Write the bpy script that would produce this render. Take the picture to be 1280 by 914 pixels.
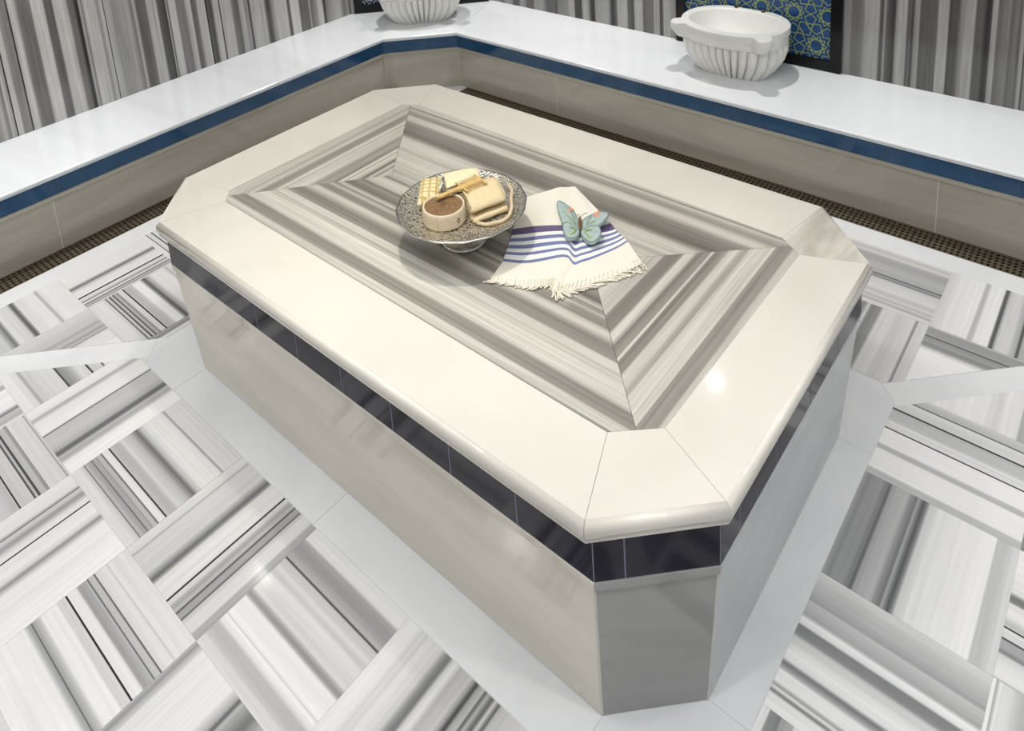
import bpy, math, random
from mathutils import Vector, Matrix
for o in list(bpy.data.objects):
    bpy.data.objects.remove(o, do_unlink=True)
C = bpy.context.scene.collection
R = math.radians

# ------------------------------------------------------------------ camera
F_PX, YAW, PITCH, ROLL = 985.557, 0.715, -0.240, -0.065
cam_d = bpy.data.cameras.new('camera')
cam = bpy.data.objects.new('camera', cam_d); C.objects.link(cam)
fw = Vector((-math.sin(YAW)*math.cos(PITCH), math.cos(YAW)*math.cos(PITCH), math.sin(PITCH)))
rt = Vector((math.cos(YAW), math.sin(YAW), 0)); up = rt.cross(fw)
rr = rt*math.cos(ROLL) + up*math.sin(ROLL); uu = -rt*math.sin(ROLL) + up*math.cos(ROLL)
cam.matrix_world = Matrix(((rr.x, uu.x, -fw.x, 1.498), (rr.y, uu.y, -fw.y, -1.498), (rr.z, uu.z, -fw.z, 1.930), (0, 0, 0, 1)))
cam_d.sensor_width = 36; cam_d.lens = F_PX/1280*36
cam_d.shift_y = -532.979/1280
cam_d.clip_start = .05
bpy.context.scene.camera = cam

# ------------------------------------------------------------------ world, lamps, exposure
vs = bpy.context.scene.view_settings
vs.view_transform = 'Standard'; vs.look = 'None'; vs.gamma = 1; vs.use_curve_mapping = False
vs.exposure = 0.0
w = bpy.data.worlds.new('world'); bpy.context.scene.world = w; w.use_nodes = True
w.node_tree.nodes['Background'].inputs[0].default_value = (0.93, 0.97, 1.0, 1)
w.node_tree.nodes['Background'].inputs[1].default_value = 0.34

def lamp_spot(name, loc, target, power, size, color, radius=.04, blend=.6):
    d = bpy.data.lights.new(name, 'SPOT'); d.energy = power; d.spot_size = R(size); d.spot_blend = blend
    d.shadow_soft_size = radius; d.color = color
    o = bpy.data.objects.new(name, d); C.objects.link(o); o.location = loc
    o.rotation_euler = (Vector(target)-Vector(loc)).to_track_quat('-Z', 'Y').to_euler()
    return o
def lamp_area(name, loc, target, power, sx, sy, color):
    d = bpy.data.lights.new(name, 'AREA'); d.energy = power; d.shape = 'RECTANGLE'; d.size = sx; d.size_y = sy; d.color = color
    o = bpy.data.objects.new(name, d); C.objects.link(o); o.location = loc
    o.rotation_euler = (Vector(target)-Vector(loc)).to_track_quat('-Z', 'Y').to_euler()
    return o
WHITE = (1, .985, .955); WARM = (1, .93, .82)
ZC = 2.60                     # ceiling height
BENCH_LAMPS = [(-2.09, -1.0), (-2.09, .10), (-2.02, 1.58), (-1.22, 1.90), (-.12, 1.80), (1.50, 1.80), (-2.09, -2.0)]
NEAR_FILLS = [(2.05, .75), (2.05, -.45), (-.9, -1.75), (.5, -1.80)]  # unseen lamps added to brighten the right floor and the platform's near side
STONE_LAMP = (-.10, -.15)
for x, y in BENCH_LAMPS:
    lamp_spot('bench_downlight', (x, y, ZC-.03), (x, y, .3), 78, 72, WHITE, .035, .9)
for x, y in NEAR_FILLS:
    lamp_spot('near_fill_spot', (x, y, ZC-.03), (x-.25*(x > 1.5), y+.25*(y < -1), .0), 48, 84, WHITE, .05, .9)
lamp_spot('stone_downlight', (*STONE_LAMP, ZC-.03), (-.22, .16, .55), 72, 74, WARM, .05, 1.0)
lamp_area('ceiling_fill', (.7, -.9, ZC-.05), (.7, -.9, 0), 42, 2.8, 2.0, (.985, .99, 1))  # area light added as general fill, not a real fitting
PROFILES = {
    'N-4,-3': (225, '-0.3667,208 -0.3489,205 -0.3479,205 -0.3452,175 -0.3407,175 -0.3370,200 -0.3355,200 -0.2692,198 -0.2539,150 -0.2423,105 -0.2330,150 -0.2261,210 -0.1776,212 -0.1688,212 -0.1660,50 -0.1627,50 -0.1600,205 -0.1589,205 -0.1501,200 -0.1447,170 -0.1371,160 -0.1285,175 -0.1221,175 -0.1194,95 -0.1162,95 -0.1136,160 -0.1093,160 -0.0988,160 -0.0962,110 -0.0930,110 -0.0904,190 -0.0862,190 -0.0758,205 -0.0502,205 -0.0431,170 -0.0401,165'),
    'N-3,-3': (225, '-0.9967,208 -0.9771,200 -0.9692,185 -0.9467,175 -0.9370,212 -0.9288,222 -0.9232,222 -0.9215,200 -0.9196,200 -0.9179,222 -0.9123,222 -0.8734,215 -0.8665,150 -0.8596,145 -0.8482,200 -0.8395,195 -0.8082,205 -0.7946,185 -0.7855,200 -0.7642,185 -0.7614,185 -0.7590,90 -0.7562,90 -0.7539,165 -0.7482,165 -0.7263,150 -0.7030,165 -0.6972,212 -0.6553,215'),
    'N-4,-4': (235, '-1.3030,238 -1.2391,236 -1.2332,200 -1.2272,170 -1.2237,170 -1.2225,110 -1.2210,110 -1.2199,165 -1.2198,165 -1.2120,185 -1.2041,215 -1.1998,236 -1.1680,236 -1.1642,212 -1.1483,215 -1.1476,215 -1.1456,35 -1.1433,35 -1.1414,232 -1.1413,232 -1.1257,232 -1.1218,225 -1.1172,165 -1.1020,172 -1.0994,185 -1.0968,185 -1.0955,110 -1.0939,110 -1.0926,190 -1.0907,190 -1.0826,195 -1.0813,195 -1.0796,110 -1.0776,110 -1.0759,215 -1.0739,215 -1.0534,222 -1.0506,222 -1.0489,205 -1.0468,205 -1.0451,224 -1.0430,224 -0.9971,222'),
    'N-5,-4': (235, '-0.7195,230 -0.6784,226 -0.6691,190 -0.6670,190 -0.6647,125 -0.6619,125 -0.6596,205 -0.6495,205 -0.6404,165 -0.6291,170 -0.6201,205 -0.6111,225 -0.6011,228 -0.5969,228 -0.5946,40 -0.5920,40 -0.5898,228 -0.5878,228 -0.5551,236 -0.5336,215 -0.5219,150 -0.5134,190 -0.5019,232 -0.3858,240'),
    'N-6,-3': (225, '-1.0551,218 -1.0347,212 -1.0239,165 -1.0145,185 -1.0039,218 -0.9489,222 -0.9386,222 -0.9354,120 -0.9315,120 -0.9283,185 -0.9258,185 -0.8855,190 -0.8608,180 -0.8486,175 -0.8340,105 -0.8244,115 -0.8148,185 -0.8053,165 -0.7934,175 -0.7816,220 -0.7653,230 -0.7195,228'),
    'N-5,-3': (225, '-0.9875,210 -0.9783,212 -0.9672,195 -0.9639,195 -0.9625,120 -0.9608,120 -0.9594,180 -0.9579,180 -0.9485,160 -0.9433,160 -0.9419,110 -0.9402,110 -0.9387,165 -0.9334,165 -0.9300,165 -0.9286,150 -0.9269,150 -0.9255,180 -0.9182,180 -0.9165,180 -0.9146,115 -0.9123,115 -0.9103,218 -0.9067,218 -0.8951,212 -0.8943,212 -0.8923,50 -0.8900,50 -0.8881,185 -0.8863,185 -0.8785,178 -0.8657,175 -0.8557,205 -0.8417,190 -0.8286,175 -0.8195,140 -0.8113,110 -0.8011,180 -0.7876,212 -0.7615,215 -0.7339,212 -0.7306,212 -0.7280,165 -0.7247,165 -0.7220,212 -0.7188,212 -0.6705,208 -0.6674,208 -0.6652,180 -0.6625,180 -0.6603,205 -0.6526,205'),
    'N-6,-4': (235, '-1.2175,215 -1.1520,200 -1.1318,190 -1.1295,190 -1.1278,35 -1.1257,35 -1.1240,200 -1.1182,200 -1.0941,205 -1.0924,205 -1.0902,80 -1.0876,80 -1.0854,185 -1.0837,185 -1.0817,185 -1.0791,65 -1.0759,65 -1.0733,190 -1.0731,190 -1.0625,190 -1.0565,150 -1.0547,150 -1.0526,150 -1.0508,215 -1.0483,215 -1.0084,212 -1.0077,212 -1.0058,165 -1.0036,165 -1.0018,205 -0.9937,205'),
    'N-7,-3': (225, '-0.9780,215 -0.9554,205 -0.9476,155 -0.9391,195 -0.8791,205 -0.8684,205 -0.8657,70 -0.8624,70 -0.8597,140 -0.8552,140 -0.8379,160 -0.8170,205 -0.7972,200 -0.7948,200 -0.7923,45 -0.7893,45 -0.7868,190 -0.7815,190 -0.7600,200 -0.7576,200 -0.7555,90 -0.7529,90 -0.7507,205 -0.7381,205'),
    'L-8,-2': (235, '-1.7069,226 -1.6146,222 -1.6009,150 -1.5907,120 -1.5806,190 -1.5605,225 -1.5273,226 -1.5207,226 -1.5166,40 -1.5117,40 -1.5076,218 -1.5060,218 -1.4881,205 -1.4868,205 -1.4836,130 -1.4797,130 -1.4764,205 -1.4719,205 -1.4642,205 -1.4610,110 -1.4572,110 -1.4540,190 -1.4527,190 -1.4470,190 -1.4446,120 -1.4417,120 -1.4394,205 -1.4305,205'),
    'L-7,-2': (230, '-0.6758,215 -0.6663,190 -0.6600,205 -0.6182,212 -0.6084,200 -0.6055,200 -0.6032,100 -0.6005,100 -0.5982,190 -0.5960,190 -0.5918,190 -0.5895,70 -0.5867,70 -0.5844,180 -0.5821,180 -0.5785,180 -0.5762,90 -0.5734,90 -0.5711,170 -0.5682,170 -0.5642,170 -0.5625,140 -0.5605,140 -0.5588,140 -0.5535,205 -0.5420,205 -0.5404,205 -0.5381,35 -0.5352,35 -0.5328,195 -0.5319,195 -0.5285,175 -0.5080,185 -0.4977,225 -0.4734,220 -0.4643,130 -0.4573,90 -0.4474,160 -0.4276,215 -0.3807,215 -0.3697,180 -0.3587,210 -0.3402,215'),
    'L-8,-3': (235, '-0.9235,200 -0.9009,120 -0.8896,215 -0.8494,205 -0.8436,150 -0.8366,90 -0.8307,130 -0.8231,215 -0.7606,222 -0.7515,175 -0.7394,222 -0.6869,222'),
    'L-7,-3': (235, '-1.4191,205 -1.3357,190 -1.3221,170 -1.3004,190 -1.2884,160 -1.2750,180 -1.2660,180 -1.2633,140 -1.2602,140 -1.2575,215 -1.2485,215 -1.1394,228'),
    'R0,1': (200, '0.3487,170 0.3518,165 0.3572,205 0.3690,212 0.4233,215 0.4291,165 0.4414,165 0.4497,215 0.5003,212 0.5038,212 0.5059,45 0.5085,45 0.5107,195 0.5159,195 0.5242,195 0.5255,180 0.5271,180 0.5284,200 0.5307,200 0.5439,172 0.5797,165 0.5826,165 0.5854,45 0.5886,45 0.5914,185 0.6072,185 0.6239,190 0.6295,190 0.6318,90 0.6346,90 0.6370,170 0.6540,170 0.6731,190'),
    'R0,0': (200, '1.0308,150 1.0415,130 1.0731,140 1.0887,120 1.0938,95 1.1015,150 1.1345,165 1.1471,130 1.1570,110 1.1619,150 1.1742,85 1.1816,120 1.1889,185 1.2034,190 1.2130,200 1.3326,210 1.3370,170 1.3589,175 1.3719,190'),
    'R0,-1': (200, '-0.3731,200 -0.3679,150 -0.3522,210 -0.3203,205 -0.3039,195 -0.2984,110 -0.2901,200 -0.2846,140 -0.2762,200 -0.2535,205 -0.2449,150 -0.2333,110 -0.2245,195 -0.2067,205 -0.1704,175 -0.1643,130 -0.1425,115 -0.1362,195 -0.1235,205 -0.1138,150 -0.1041,160 -0.0812,175 -0.0746,145 -0.0478,165 -0.0134,185'),
    'F0,3': (225, '1.0463,200 1.0654,215 1.1345,222 1.1423,175 1.1501,185 1.1578,222 1.1936,225 1.1987,110 1.2062,90 1.2113,170 1.2188,200 1.2461,205 1.2559,180 1.2657,170 1.2730,75 1.2802,170 1.3233,190'),
    'F-1,3': (225, '0.9971,200 1.0122,205 1.0222,165 1.0365,200 1.0426,175 1.0580,200 1.0736,180 1.0945,205 1.1459,190 1.1500,190 1.1522,110 1.1548,110 1.1570,150 1.1612,150 1.1678,150 1.1705,100 1.1738,100 1.1766,165 1.1810,165 1.2146,175 1.2545,160 1.2777,165 1.2895,200 1.3096,180 1.3311,215'),
    'F-1,2': (225, '0.7796,180 0.8169,150 0.8323,130 0.8475,200 0.8548,130 0.8836,140 0.8926,200 0.9250,205 0.9482,190 0.9654,200 0.9882,205 0.9967,130 1.0023,200 1.0440,205'),
    'F0,2': (225, '0.7465,228 0.8742,225 0.8885,200 0.8981,150 0.9126,140 0.9223,160 0.9370,150 0.9430,150 0.9454,90 0.9484,90 0.9509,155 0.9618,155 0.9870,150 0.9971,190'),
    'R1,0': (200, '-0.0053,190 0.0001,165 0.0055,200 0.0220,205 0.0556,185 0.0613,120 0.0727,150 0.0902,150 0.0930,70 0.0942,70 0.0956,70 0.0968,190 0.1020,190 0.1139,195 0.1182,195 0.1200,35 0.1221,35 0.1240,170 0.1319,170 0.1503,205 0.1816,200 0.1879,120 0.2007,110 0.2137,200 0.2736,205 0.3013,215 0.3439,205'),
    'R1,-1': (200, '1.3708,200 1.3875,210 1.3896,150 1.3958,200 1.4163,190 1.4325,170 1.4446,160 1.4840,200'),
    'N-3,-4': (230, '-0.0294,200 -0.0147,150 -0.0022,185 0.0093,222 0.1279,225 0.1409,195 0.1538,170 0.1623,100 0.1707,180 0.1958,140 0.2122,120 0.2364,170 0.2835,190'),
    'N-2,-3': (220, '0.3194,205 0.3532,210 0.3909,190 0.4002,205 0.4367,190 0.4502,130 0.4618,110 0.4706,190 0.4811,205 0.4942,165 0.5242,180 0.5326,150 0.5427,60 0.5494,150 0.5618,170 0.5660,90 0.5742,170 0.5864,95 0.5945,190 0.6049,90 0.6105,175 0.6381,185 0.6917,200'),
    'near': (215, '-0.4154,150 -0.4121,205 -0.4051,170 -0.4009,170 -0.3968,205 -0.3906,200 -0.3864,160 -0.3739,145 -0.3530,150 -0.3467,190 -0.3425,205 -0.2982,212 -0.2918,195 -0.2855,200 -0.2812,175 -0.2748,205 -0.2556,205 -0.2513,150 -0.2254,135 -0.2125,150 -0.1995,190 -0.1908,205 -0.1820,190 -0.1733,140 -0.1558,150 -0.1470,190 -0.1382,150 -0.1316,140 -0.1285,195 -0.1206,170 -0.1095,120 -0.0939,135 -0.0806,145 -0.0716,130 -0.0627,180 -0.0402,200 -0.0222,185 -0.0176,140 -0.0086,150 0.0005,190 0.0233,130 0.0302,140 0.0370,190'),
    'left': (215, '-0.7410,200 -0.7340,175 -0.7298,160 -0.7270,205 -0.7186,175 -0.7158,205 -0.7101,205 -0.7016,180 -0.6903,155 -0.6731,155 -0.6617,175 -0.6573,210 -0.6487,205 -0.6415,180 -0.6328,200 -0.5948,200 -0.5830,175 -0.5711,150 -0.5533,165 -0.5353,160 -0.5293,120 -0.5233,190 -0.5143,210 -0.5052,160 -0.4991,205 -0.4778,185 -0.4732,120 -0.4624,130 -0.4562,200 -0.4470,165 -0.4377,150 -0.4346,190'),
    'far': (215, '0.0589,190 0.0715,185 0.0886,205 0.1061,190 0.1283,195 0.1418,170 0.1556,195 0.1836,200 0.2076,190 0.2173,150 0.2321,120 0.2622,130 0.2828,140 0.2985,150 0.3144,205 0.3360,200 0.3525,150 0.3636,165 0.3805,195 0.3861,180 0.3918,130'),
    'right': (215, '0.4890,205 0.5133,190 0.5396,200 0.5454,135 0.5539,130 0.5815,145 0.5868,205 0.6027,205 0.6090,170 0.6157,130 0.6259,145 0.6384,150 0.6409,200 0.6453,205 0.6482,140 0.6531,135 0.6722,150 0.6768,200 0.6952,205 0.6997,190 0.7086,165 0.7166,170 0.7196,200 0.7261,205 0.7554,200 0.7696,205'),
    'left_wall': (210, '-0.5836,150 -0.5580,170 -0.5450,185 -0.5288,140 -0.5190,200 -0.5091,170 -0.5048,170 -0.5021,40 -0.4990,40 -0.4963,200 -0.4926,200 -0.4793,205 -0.4726,150 -0.4559,140 -0.4424,145 -0.4399,145 -0.4372,35 -0.4340,35 -0.4312,200 -0.4254,200 -0.4103,205 -0.3945,130 -0.3492,125 -0.3436,150 -0.3387,205 -0.2923,205 -0.2851,120 -0.2561,110 -0.2488,190 -0.2119,205 -0.1970,190 -0.1858,130 -0.1669,120 -0.1556,60 -0.1480,60 -0.1403,190 -0.1288,140 -0.1212,195 -0.0746,195 -0.0588,150 -0.0509,190 -0.0383,190 -0.0363,60 -0.0339,60 -0.0319,190 -0.0191,190 0.0050,160 0.0294,165 0.0704,180 0.0954,140 0.1080,200 0.1206,110 0.1631,120 0.1717,190 0.2150,195 0.2238,110 0.2635,90 0.2724,90 0.2813,200 0.3128,200 0.3218,130 0.3401,140'),
    'left_wall_b': (210, '0.2599,80 0.2683,200 0.3104,205 0.3232,140 0.3618,140 0.3705,190 0.3923,200 0.4010,110 0.4230,130 0.4319,190 0.4675,200 0.4725,200 0.4761,40 0.4804,40 0.4840,110 0.4900,110 0.5036,90 0.5218,190 0.5401,200 0.5480,200 0.5517,80 0.5561,80 0.5598,195 0.5632,195 0.6146,200 0.6335,130 0.6620,120 0.6716,190 0.6909,195 0.7006,160 0.7202,160 0.7231,90 0.7267,90 0.7296,90 0.7396,190 0.8192,190 0.8394,90 0.8546,100 0.8700,160 0.9008,200 0.9635,200 0.9794,80 0.9953,210 1.0436,210 1.0544,120 1.1147,130 1.1202,190 1.1313,130 1.1592,150 1.1874,210 1.2101,215 1.2272,60 1.2386,150 1.2966,190 1.3436,200 1.3674,140 1.4034,170 1.4155,110 1.4276,200 1.4459,190'),
    'right_wall': (210, '-1.8258,190 -1.7467,180 -1.7207,140 -1.6884,190 -1.6436,180 -1.6245,110 -1.5804,130 -1.5679,190 -1.5306,180 -1.5182,130 -1.4692,120 -1.4570,185 -1.3967,190 -1.3729,150 -1.3492,120 -1.3022,130 -1.2905,100 -1.2731,160 -1.2099,170 -1.1872,200 -1.1533,200 -1.1477,90 -1.1031,80 -1.0921,190 -1.0755,205 -1.0536,190 -1.0263,60 -1.0101,60 -0.9993,190 -0.9141,195 -0.8826,60 -0.8566,130 -0.8462,205 -0.7898,205 -0.7796,130 -0.7443,100 -0.7342,205 -0.6894,205 -0.6795,130 -0.6208,140 -0.6111,200 -0.5822,190 -0.5774,110 -0.5630,100 -0.5535,200 -0.5156,205'),
    'right_wall_b': (210, '0.3970,150 0.4584,140 0.4718,160 0.4885,200 0.5381,200 0.5479,110 0.5577,120 0.5642,195 0.5739,120 0.6060,90 0.6124,170 0.6252,200 0.6536,195 0.6598,110 0.6723,130 0.6786,80 0.6879,170 0.7034,190 0.7095,120 0.7340,120 0.7734,125 0.7794,195 0.8151,195 0.8210,100 0.8532,115 0.8649,160 0.8822,190 0.9137,195 0.9194,120 0.9449,120 0.9589,70 0.9729,90 0.9784,190 0.9923,195 0.9978,130 1.0225,150 1.0388,160 1.0442,130 1.0658,150 1.0765,120 1.0845,190 1.0924,190 1.0977,70 1.1030,160 1.1188,170'),
    'L-8,-1': (230, '-0.3330,222 -0.3150,220 -0.3130,120 -0.3100,120 -0.3080,215 -0.2930,212 -0.2910,90 -0.2870,90 -0.2850,215 -0.2500,222 0.0,222'),
    'L-7,-1': (230, '-1.4300,215 -1.3900,205 -1.3700,160 -1.3500,205 -1.30,222 -1.0,215'),
}
# ------------------------------------------------------------------ helpers
def lin(g):
    g = g/255
    return g/12.92 if g <= .04045 else ((g+.055)/1.055)**2.4

def tag(o, label=None, cat=None, group=None, kind=None):
    if label: o['label'] = label
    if cat: o['category'] = cat
    if group: o['group'] = group
    if kind: o['kind'] = kind
    return o

def empty(name, loc, label, cat, group=None):
    o = bpy.data.objects.new(name, None); C.objects.link(o); o.location = loc
    o.empty_display_size = .05
    return tag(o, label, cat, group)

def base_of(parent):
    v = Vector((0, 0, 0))
    while parent is not None:
        v += Vector(parent.location); parent = parent.parent
    return v

def mesh(name, verts, faces, mat, parent=None, cols=None, smooth=False, mats=None, midx=None):
    """verts in world coordinates; the object is stored relative to its parent's base"""
    b = base_of(parent)
    me = bpy.data.meshes.new(name)
    me.from_pydata([(v[0]-b.x, v[1]-b.y, v[2]-b.z) for v in verts], [], faces)
    if mats:
        for m in mats: me.materials.append(m)
        if midx:
            for p, k in zip(me.polygons, midx): p.material_index = k
    else:
        me.materials.append(mat)
    if cols is not None:                       # one colour per face corner
        a = me.color_attributes.new('stripe', 'FLOAT_COLOR', 'CORNER')
        a.data.foreach_set('color', [c for col in cols for c in (col[0], col[1], col[2], 1)])
    if smooth:
        me.polygons.foreach_set('use_smooth', [True]*len(me.polygons))
    me.update()
    o = bpy.data.objects.new(name, me); C.objects.link(o)
    if parent: o.parent = parent
    return o

def clip(poly, a, b, c):
    """keep a*x+b*y <= c of a convex polygon"""
    out = []
    n = len(poly)
    for i in range(n):
        p, q = poly[i], poly[(i+1) % n]
        dp, dq = a*p[0]+b*p[1]-c, a*q[0]+b*q[1]-c
        if dp <= 0: out.append(p)
        if (dp < 0 < dq) or (dq < 0 < dp):
            t = dp/(dp-dq); out.append((p[0]+t*(q[0]-p[0]), p[1]+t*(q[1]-p[1])))
    return out

def area(p):
    return .5*sum(p[i][0]*p[(i+1) % len(p)][1]-p[(i+1) % len(p)][0]*p[i][1] for i in range(len(p)))

def inset(poly, d):
    """shrink a counter-clockwise convex polygon by d on every side"""
    out = list(poly)
    n = len(poly)
    for i in range(n):
        p, q = poly[i], poly[(i+1) % n]
        ex, ey = q[0]-p[0], q[1]-p[1]; L = math.hypot(ex, ey)
        if L < 1e-6: continue
        nx, ny = ey/L, -ex/L
        out = clip(out, nx, ny, nx*p[0]+ny*p[1]-d)
    return out

def clean(p):
    out = []
    for q in p:
        if not out or math.hypot(q[0]-out[-1][0], q[1]-out[-1][1]) > 1e-5: out.append(q)
    if len(out) > 1 and math.hypot(out[0][0]-out[-1][0], out[0][1]-out[-1][1]) < 1e-5: out.pop()
    return out

def parse(s):
    return [tuple(map(float, t.split(','))) for t in s.split()]

def ramp(stops, t):
    if t <= stops[0][0]: return stops[0][1]
    for (a, ga), (b, gb) in zip(stops, stops[1:]):
        if t <= b:
            return ga if b-a < 1e-9 else ga+(gb-ga)*(t-a)/(b-a)
    return stops[-1][1]

def random_profile(rng, t0, t1, light=225):
    """light marble crossed by bundles of grey and near-black bands"""
    s = []; t = t0
    while t < t1:
        k = rng.random()
        if k < .42:
            wd = rng.uniform(.02, .06); g = light+rng.uniform(-14, 6)
            s += [(t, g), (t+wd*.92, g-rng.uniform(0, 10))]
        elif k < .72:
            wd = rng.uniform(.01, .03); g = rng.uniform(135, 185)
            s += [(t+.002, g), (t+wd-.002, g+rng.uniform(-15, 15))]
        elif k < .86:
            wd = rng.uniform(.004, .008); g = rng.uniform(35, 110)
            s += [(t, 200), (t+wd*.35, g), (t+wd*.6, g), (t+wd, 190)]
        else:
            wd = rng.uniform(.012, .025); s += [(t, 200), (t+wd*.7, rng.uniform(95, 140)), (t+wd, 195)]
        t += wd
    return s

FLOOR_TINT = ((1.0, .99, .985), (.97, .985, 1.0)); WARM_TINT = ((1.0, .97, .865), (1.0, .94, .79)); WALL_TINT = ((1, .985, .95), (1, .97, .94))
def colour(g, ref, alb, tint):
    v = alb*(lin(g)/lin(ref))**(1.15 if tint is WALL_TINT else 1.05); v = min(v, .86)
    k = min(1, max(0, (g-100)/110))
    return tuple(v*(tint[1][i]*(1-k)+tint[0][i]*k) for i in range(3))

def striped(name, poly, axis, z, thick, stops, ref, alb, tint, mat, parent, frame=None):
    """a slab whose top carries parallel bands across `axis`; frame maps (u,v,w) to the world for upright panels"""
    poly = clean(poly)
    if area(poly) < 0: poly = poly[::-1]
    lo = min(p[axis] for p in poly); hi = max(p[axis] for p in poly)
    cuts = [lo]+sorted({round(s[0], 5) for s in stops if lo+1e-5 < s[0] < hi-1e-5})+[hi]
    # fine mineral streaks between the traced bands
    more = []
    rs = random.Random(int(abs(lo*7919+hi*104729)*1000))
    for a, b in zip(cuts, cuts[1:]):
        n = int((b-a)/.006)
        for k in range(1, n+1): more.append(a+(b-a)*(k+rs.uniform(-.3, .3))/(n+1))
    jit = {round(m, 6): rs.uniform(-5, 3) for m in more}
    cuts = sorted(cuts+more)
    verts, faces, cols = [], [], []
    for a, b in zip(cuts, cuts[1:]):
        n = [0, 0]; n[axis] = 1
        pc = clip(clip(poly, n[0], n[1], b), -n[0], -n[1], -a)
        pc = clean(pc)
        if len(pc) < 3: continue
        f = []
        for p in pc:
            verts.append((p[0], p[1], z)); f.append(len(verts)-1)
            t = a if abs(p[axis]-a) < abs(p[axis]-b) else b
            eps = 1e-6 if t == a else -1e-6
            g = ramp(stops, t+eps)+jit.get(round(t, 6), 0)
            cols.append(colour(g, ref, alb, tint))
        faces.append(f)
    m = len(poly); s0 = len(verts)
    verts += [(p[0], p[1], z) for p in poly]+[(p[0], p[1], z-thick) for p in poly]
    for i in range(m):
        j = (i+1) % m
        faces.append([s0+i, s0+m+i, s0+m+j, s0+j])
        for q in (poly[i], poly[i], poly[j], poly[j]):
            cols.append(colour(ramp(stops, q[axis]), ref, alb, tint))
    if frame: verts = [frame(*v) for v in verts]
    return mesh(name, verts, faces, mat, parent, cols)

# ------------------------------------------------------------------ materials
def mat_new(name):
    m = bpy.data.materials.new(name); m.use_nodes = True
    return m, m.node_tree.nodes, m.node_tree.links, m.node_tree.nodes['Principled BSDF']

def N(nodes, t, **kw):
    n = nodes.new(t)
    for k, v in kw.items(): setattr(n, k, v)
    return n

def plain(name, col, rough=.4, metal=0, coat=0, noise=0, nscale=20, bump=0, bscale=80, spec=.5):
    m, nd, ln, p = mat_new(name)
    p.inputs['Base Color'].default_value = (*col, 1); p.inputs['Roughness'].default_value = rough
    p.inputs['Metallic'].default_value = metal; p.inputs['Coat Weight'].default_value = coat
    p.inputs['Coat Roughness'].default_value = .04
    p.inputs['Specular IOR Level'].default_value = spec
    tc = N(nd, 'ShaderNodeTexCoord')
    if noise:
        nz = N(nd, 'ShaderNodeTexNoise'); nz.inputs['Scale'].default_value = nscale; nz.inputs['Detail'].default_value = 5
        ln.new(tc.outputs['Object'], nz.inputs['Vector'])
        mr = N(nd, 'ShaderNodeMapRange'); mr.inputs[3].default_value = 1-noise; mr.inputs[4].default_value = 1+noise
        mr.inputs[1].default_value = .3; mr.inputs[2].default_value = .7
        ln.new(nz.outputs[0], mr.inputs[0])
        mx = N(nd, 'ShaderNodeVectorMath', operation='SCALE'); mx.inputs[0].default_value = col
        ln.new(mr.outputs[0], mx.inputs['Scale']); ln.new(mx.outputs[0], p.inputs['Base Color'])
    if bump:
        b = N(nd, 'ShaderNodeBump'); b.inputs['Strength'].default_value = bump; b.inputs['Distance'].default_value = .002
        nz = N(nd, 'ShaderNodeTexNoise'); nz.inputs['Scale'].default_value = bscale; nz.inputs['Detail'].default_value = 4
        ln.new(tc.outputs['Object'], nz.inputs['Vector']); ln.new(nz.outputs[0], b.inputs['Height']); ln.new(b.outputs[0], p.inputs['Normal'])
    return m

def streak_mat(name, scale, amount=.06, rough=.10, amp_low=None, spec=.5):
    """polished striped marble: the traced band colour times faint mineral streaks that run along the bands"""
    m, nd, ln, p = mat_new(name)
    at = N(nd, 'ShaderNodeAttribute'); at.attribute_name = 'stripe'
    tc = N(nd, 'ShaderNodeTexCoord'); mp = N(nd, 'ShaderNodeMapping'); mp.inputs['Scale'].default_value = scale
    nz = N(nd, 'ShaderNodeTexNoise'); nz.inputs['Scale'].default_value = 1; nz.inputs['Detail'].default_value = 6; nz.inputs['Roughness'].default_value = .62
    ln.new(tc.outputs['Object'], mp.inputs[0]); ln.new(mp.outputs[0], nz.inputs['Vector'])
    mr = N(nd, 'ShaderNodeMapRange'); mr.inputs[1].default_value = .28; mr.inputs[2].default_value = .72
    mr.inputs[3].default_value = 1-amount*1.4; mr.inputs[4].default_value = 1+amount*.6
    ln.new(nz.outputs[0], mr.inputs[0])
    mx = N(nd, 'ShaderNodeVectorMath', operation='SCALE')
    ln.new(at.outputs['Color'], mx.inputs[0]); ln.new(mr.outputs[0], mx.inputs['Scale']); ln.new(mx.outputs[0], p.inputs['Base Color'])
    p.inputs['Roughness'].default_value = rough; p.inputs['Specular IOR Level'].default_value = spec
    return m

def vein_mat(name, c0, c1, scale=(3, 3, 3), rough=.10, lo=.42, hi=.7, spec=.5, fine=.03, rot=(0, 0, 0)):
    """plain polished marble with soft clouded veins"""
    m, nd, ln, p = mat_new(name)
    tc = N(nd, 'ShaderNodeTexCoord'); mp = N(nd, 'ShaderNodeMapping'); mp.inputs['Scale'].default_value = scale; mp.inputs['Rotation'].default_value = rot
    nz = N(nd, 'ShaderNodeTexNoise'); nz.inputs['Scale'].default_value = 1; nz.inputs['Detail'].default_value = 7
    nz.inputs['Roughness'].default_value = .55; nz.inputs['Distortion'].default_value = .6
    ln.new(tc.outputs['Object'], mp.inputs[0]); ln.new(mp.outputs[0], nz.inputs['Vector'])
    cr = N(nd, 'ShaderNodeValToRGB'); cr.color_ramp.elements[0].position = lo; cr.color_ramp.elements[1].position = hi
    cr.color_ramp.elements[0].color = (*c0, 1); cr.color_ramp.elements[1].color = (*c1, 1)
    ln.new(nz.outputs[0], cr.inputs[0]); ln.new(cr.outputs[0], p.inputs['Base Color'])
    p.inputs['Roughness'].default_value = rough; p.inputs['Specular IOR Level'].default_value = spec
    return m

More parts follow.
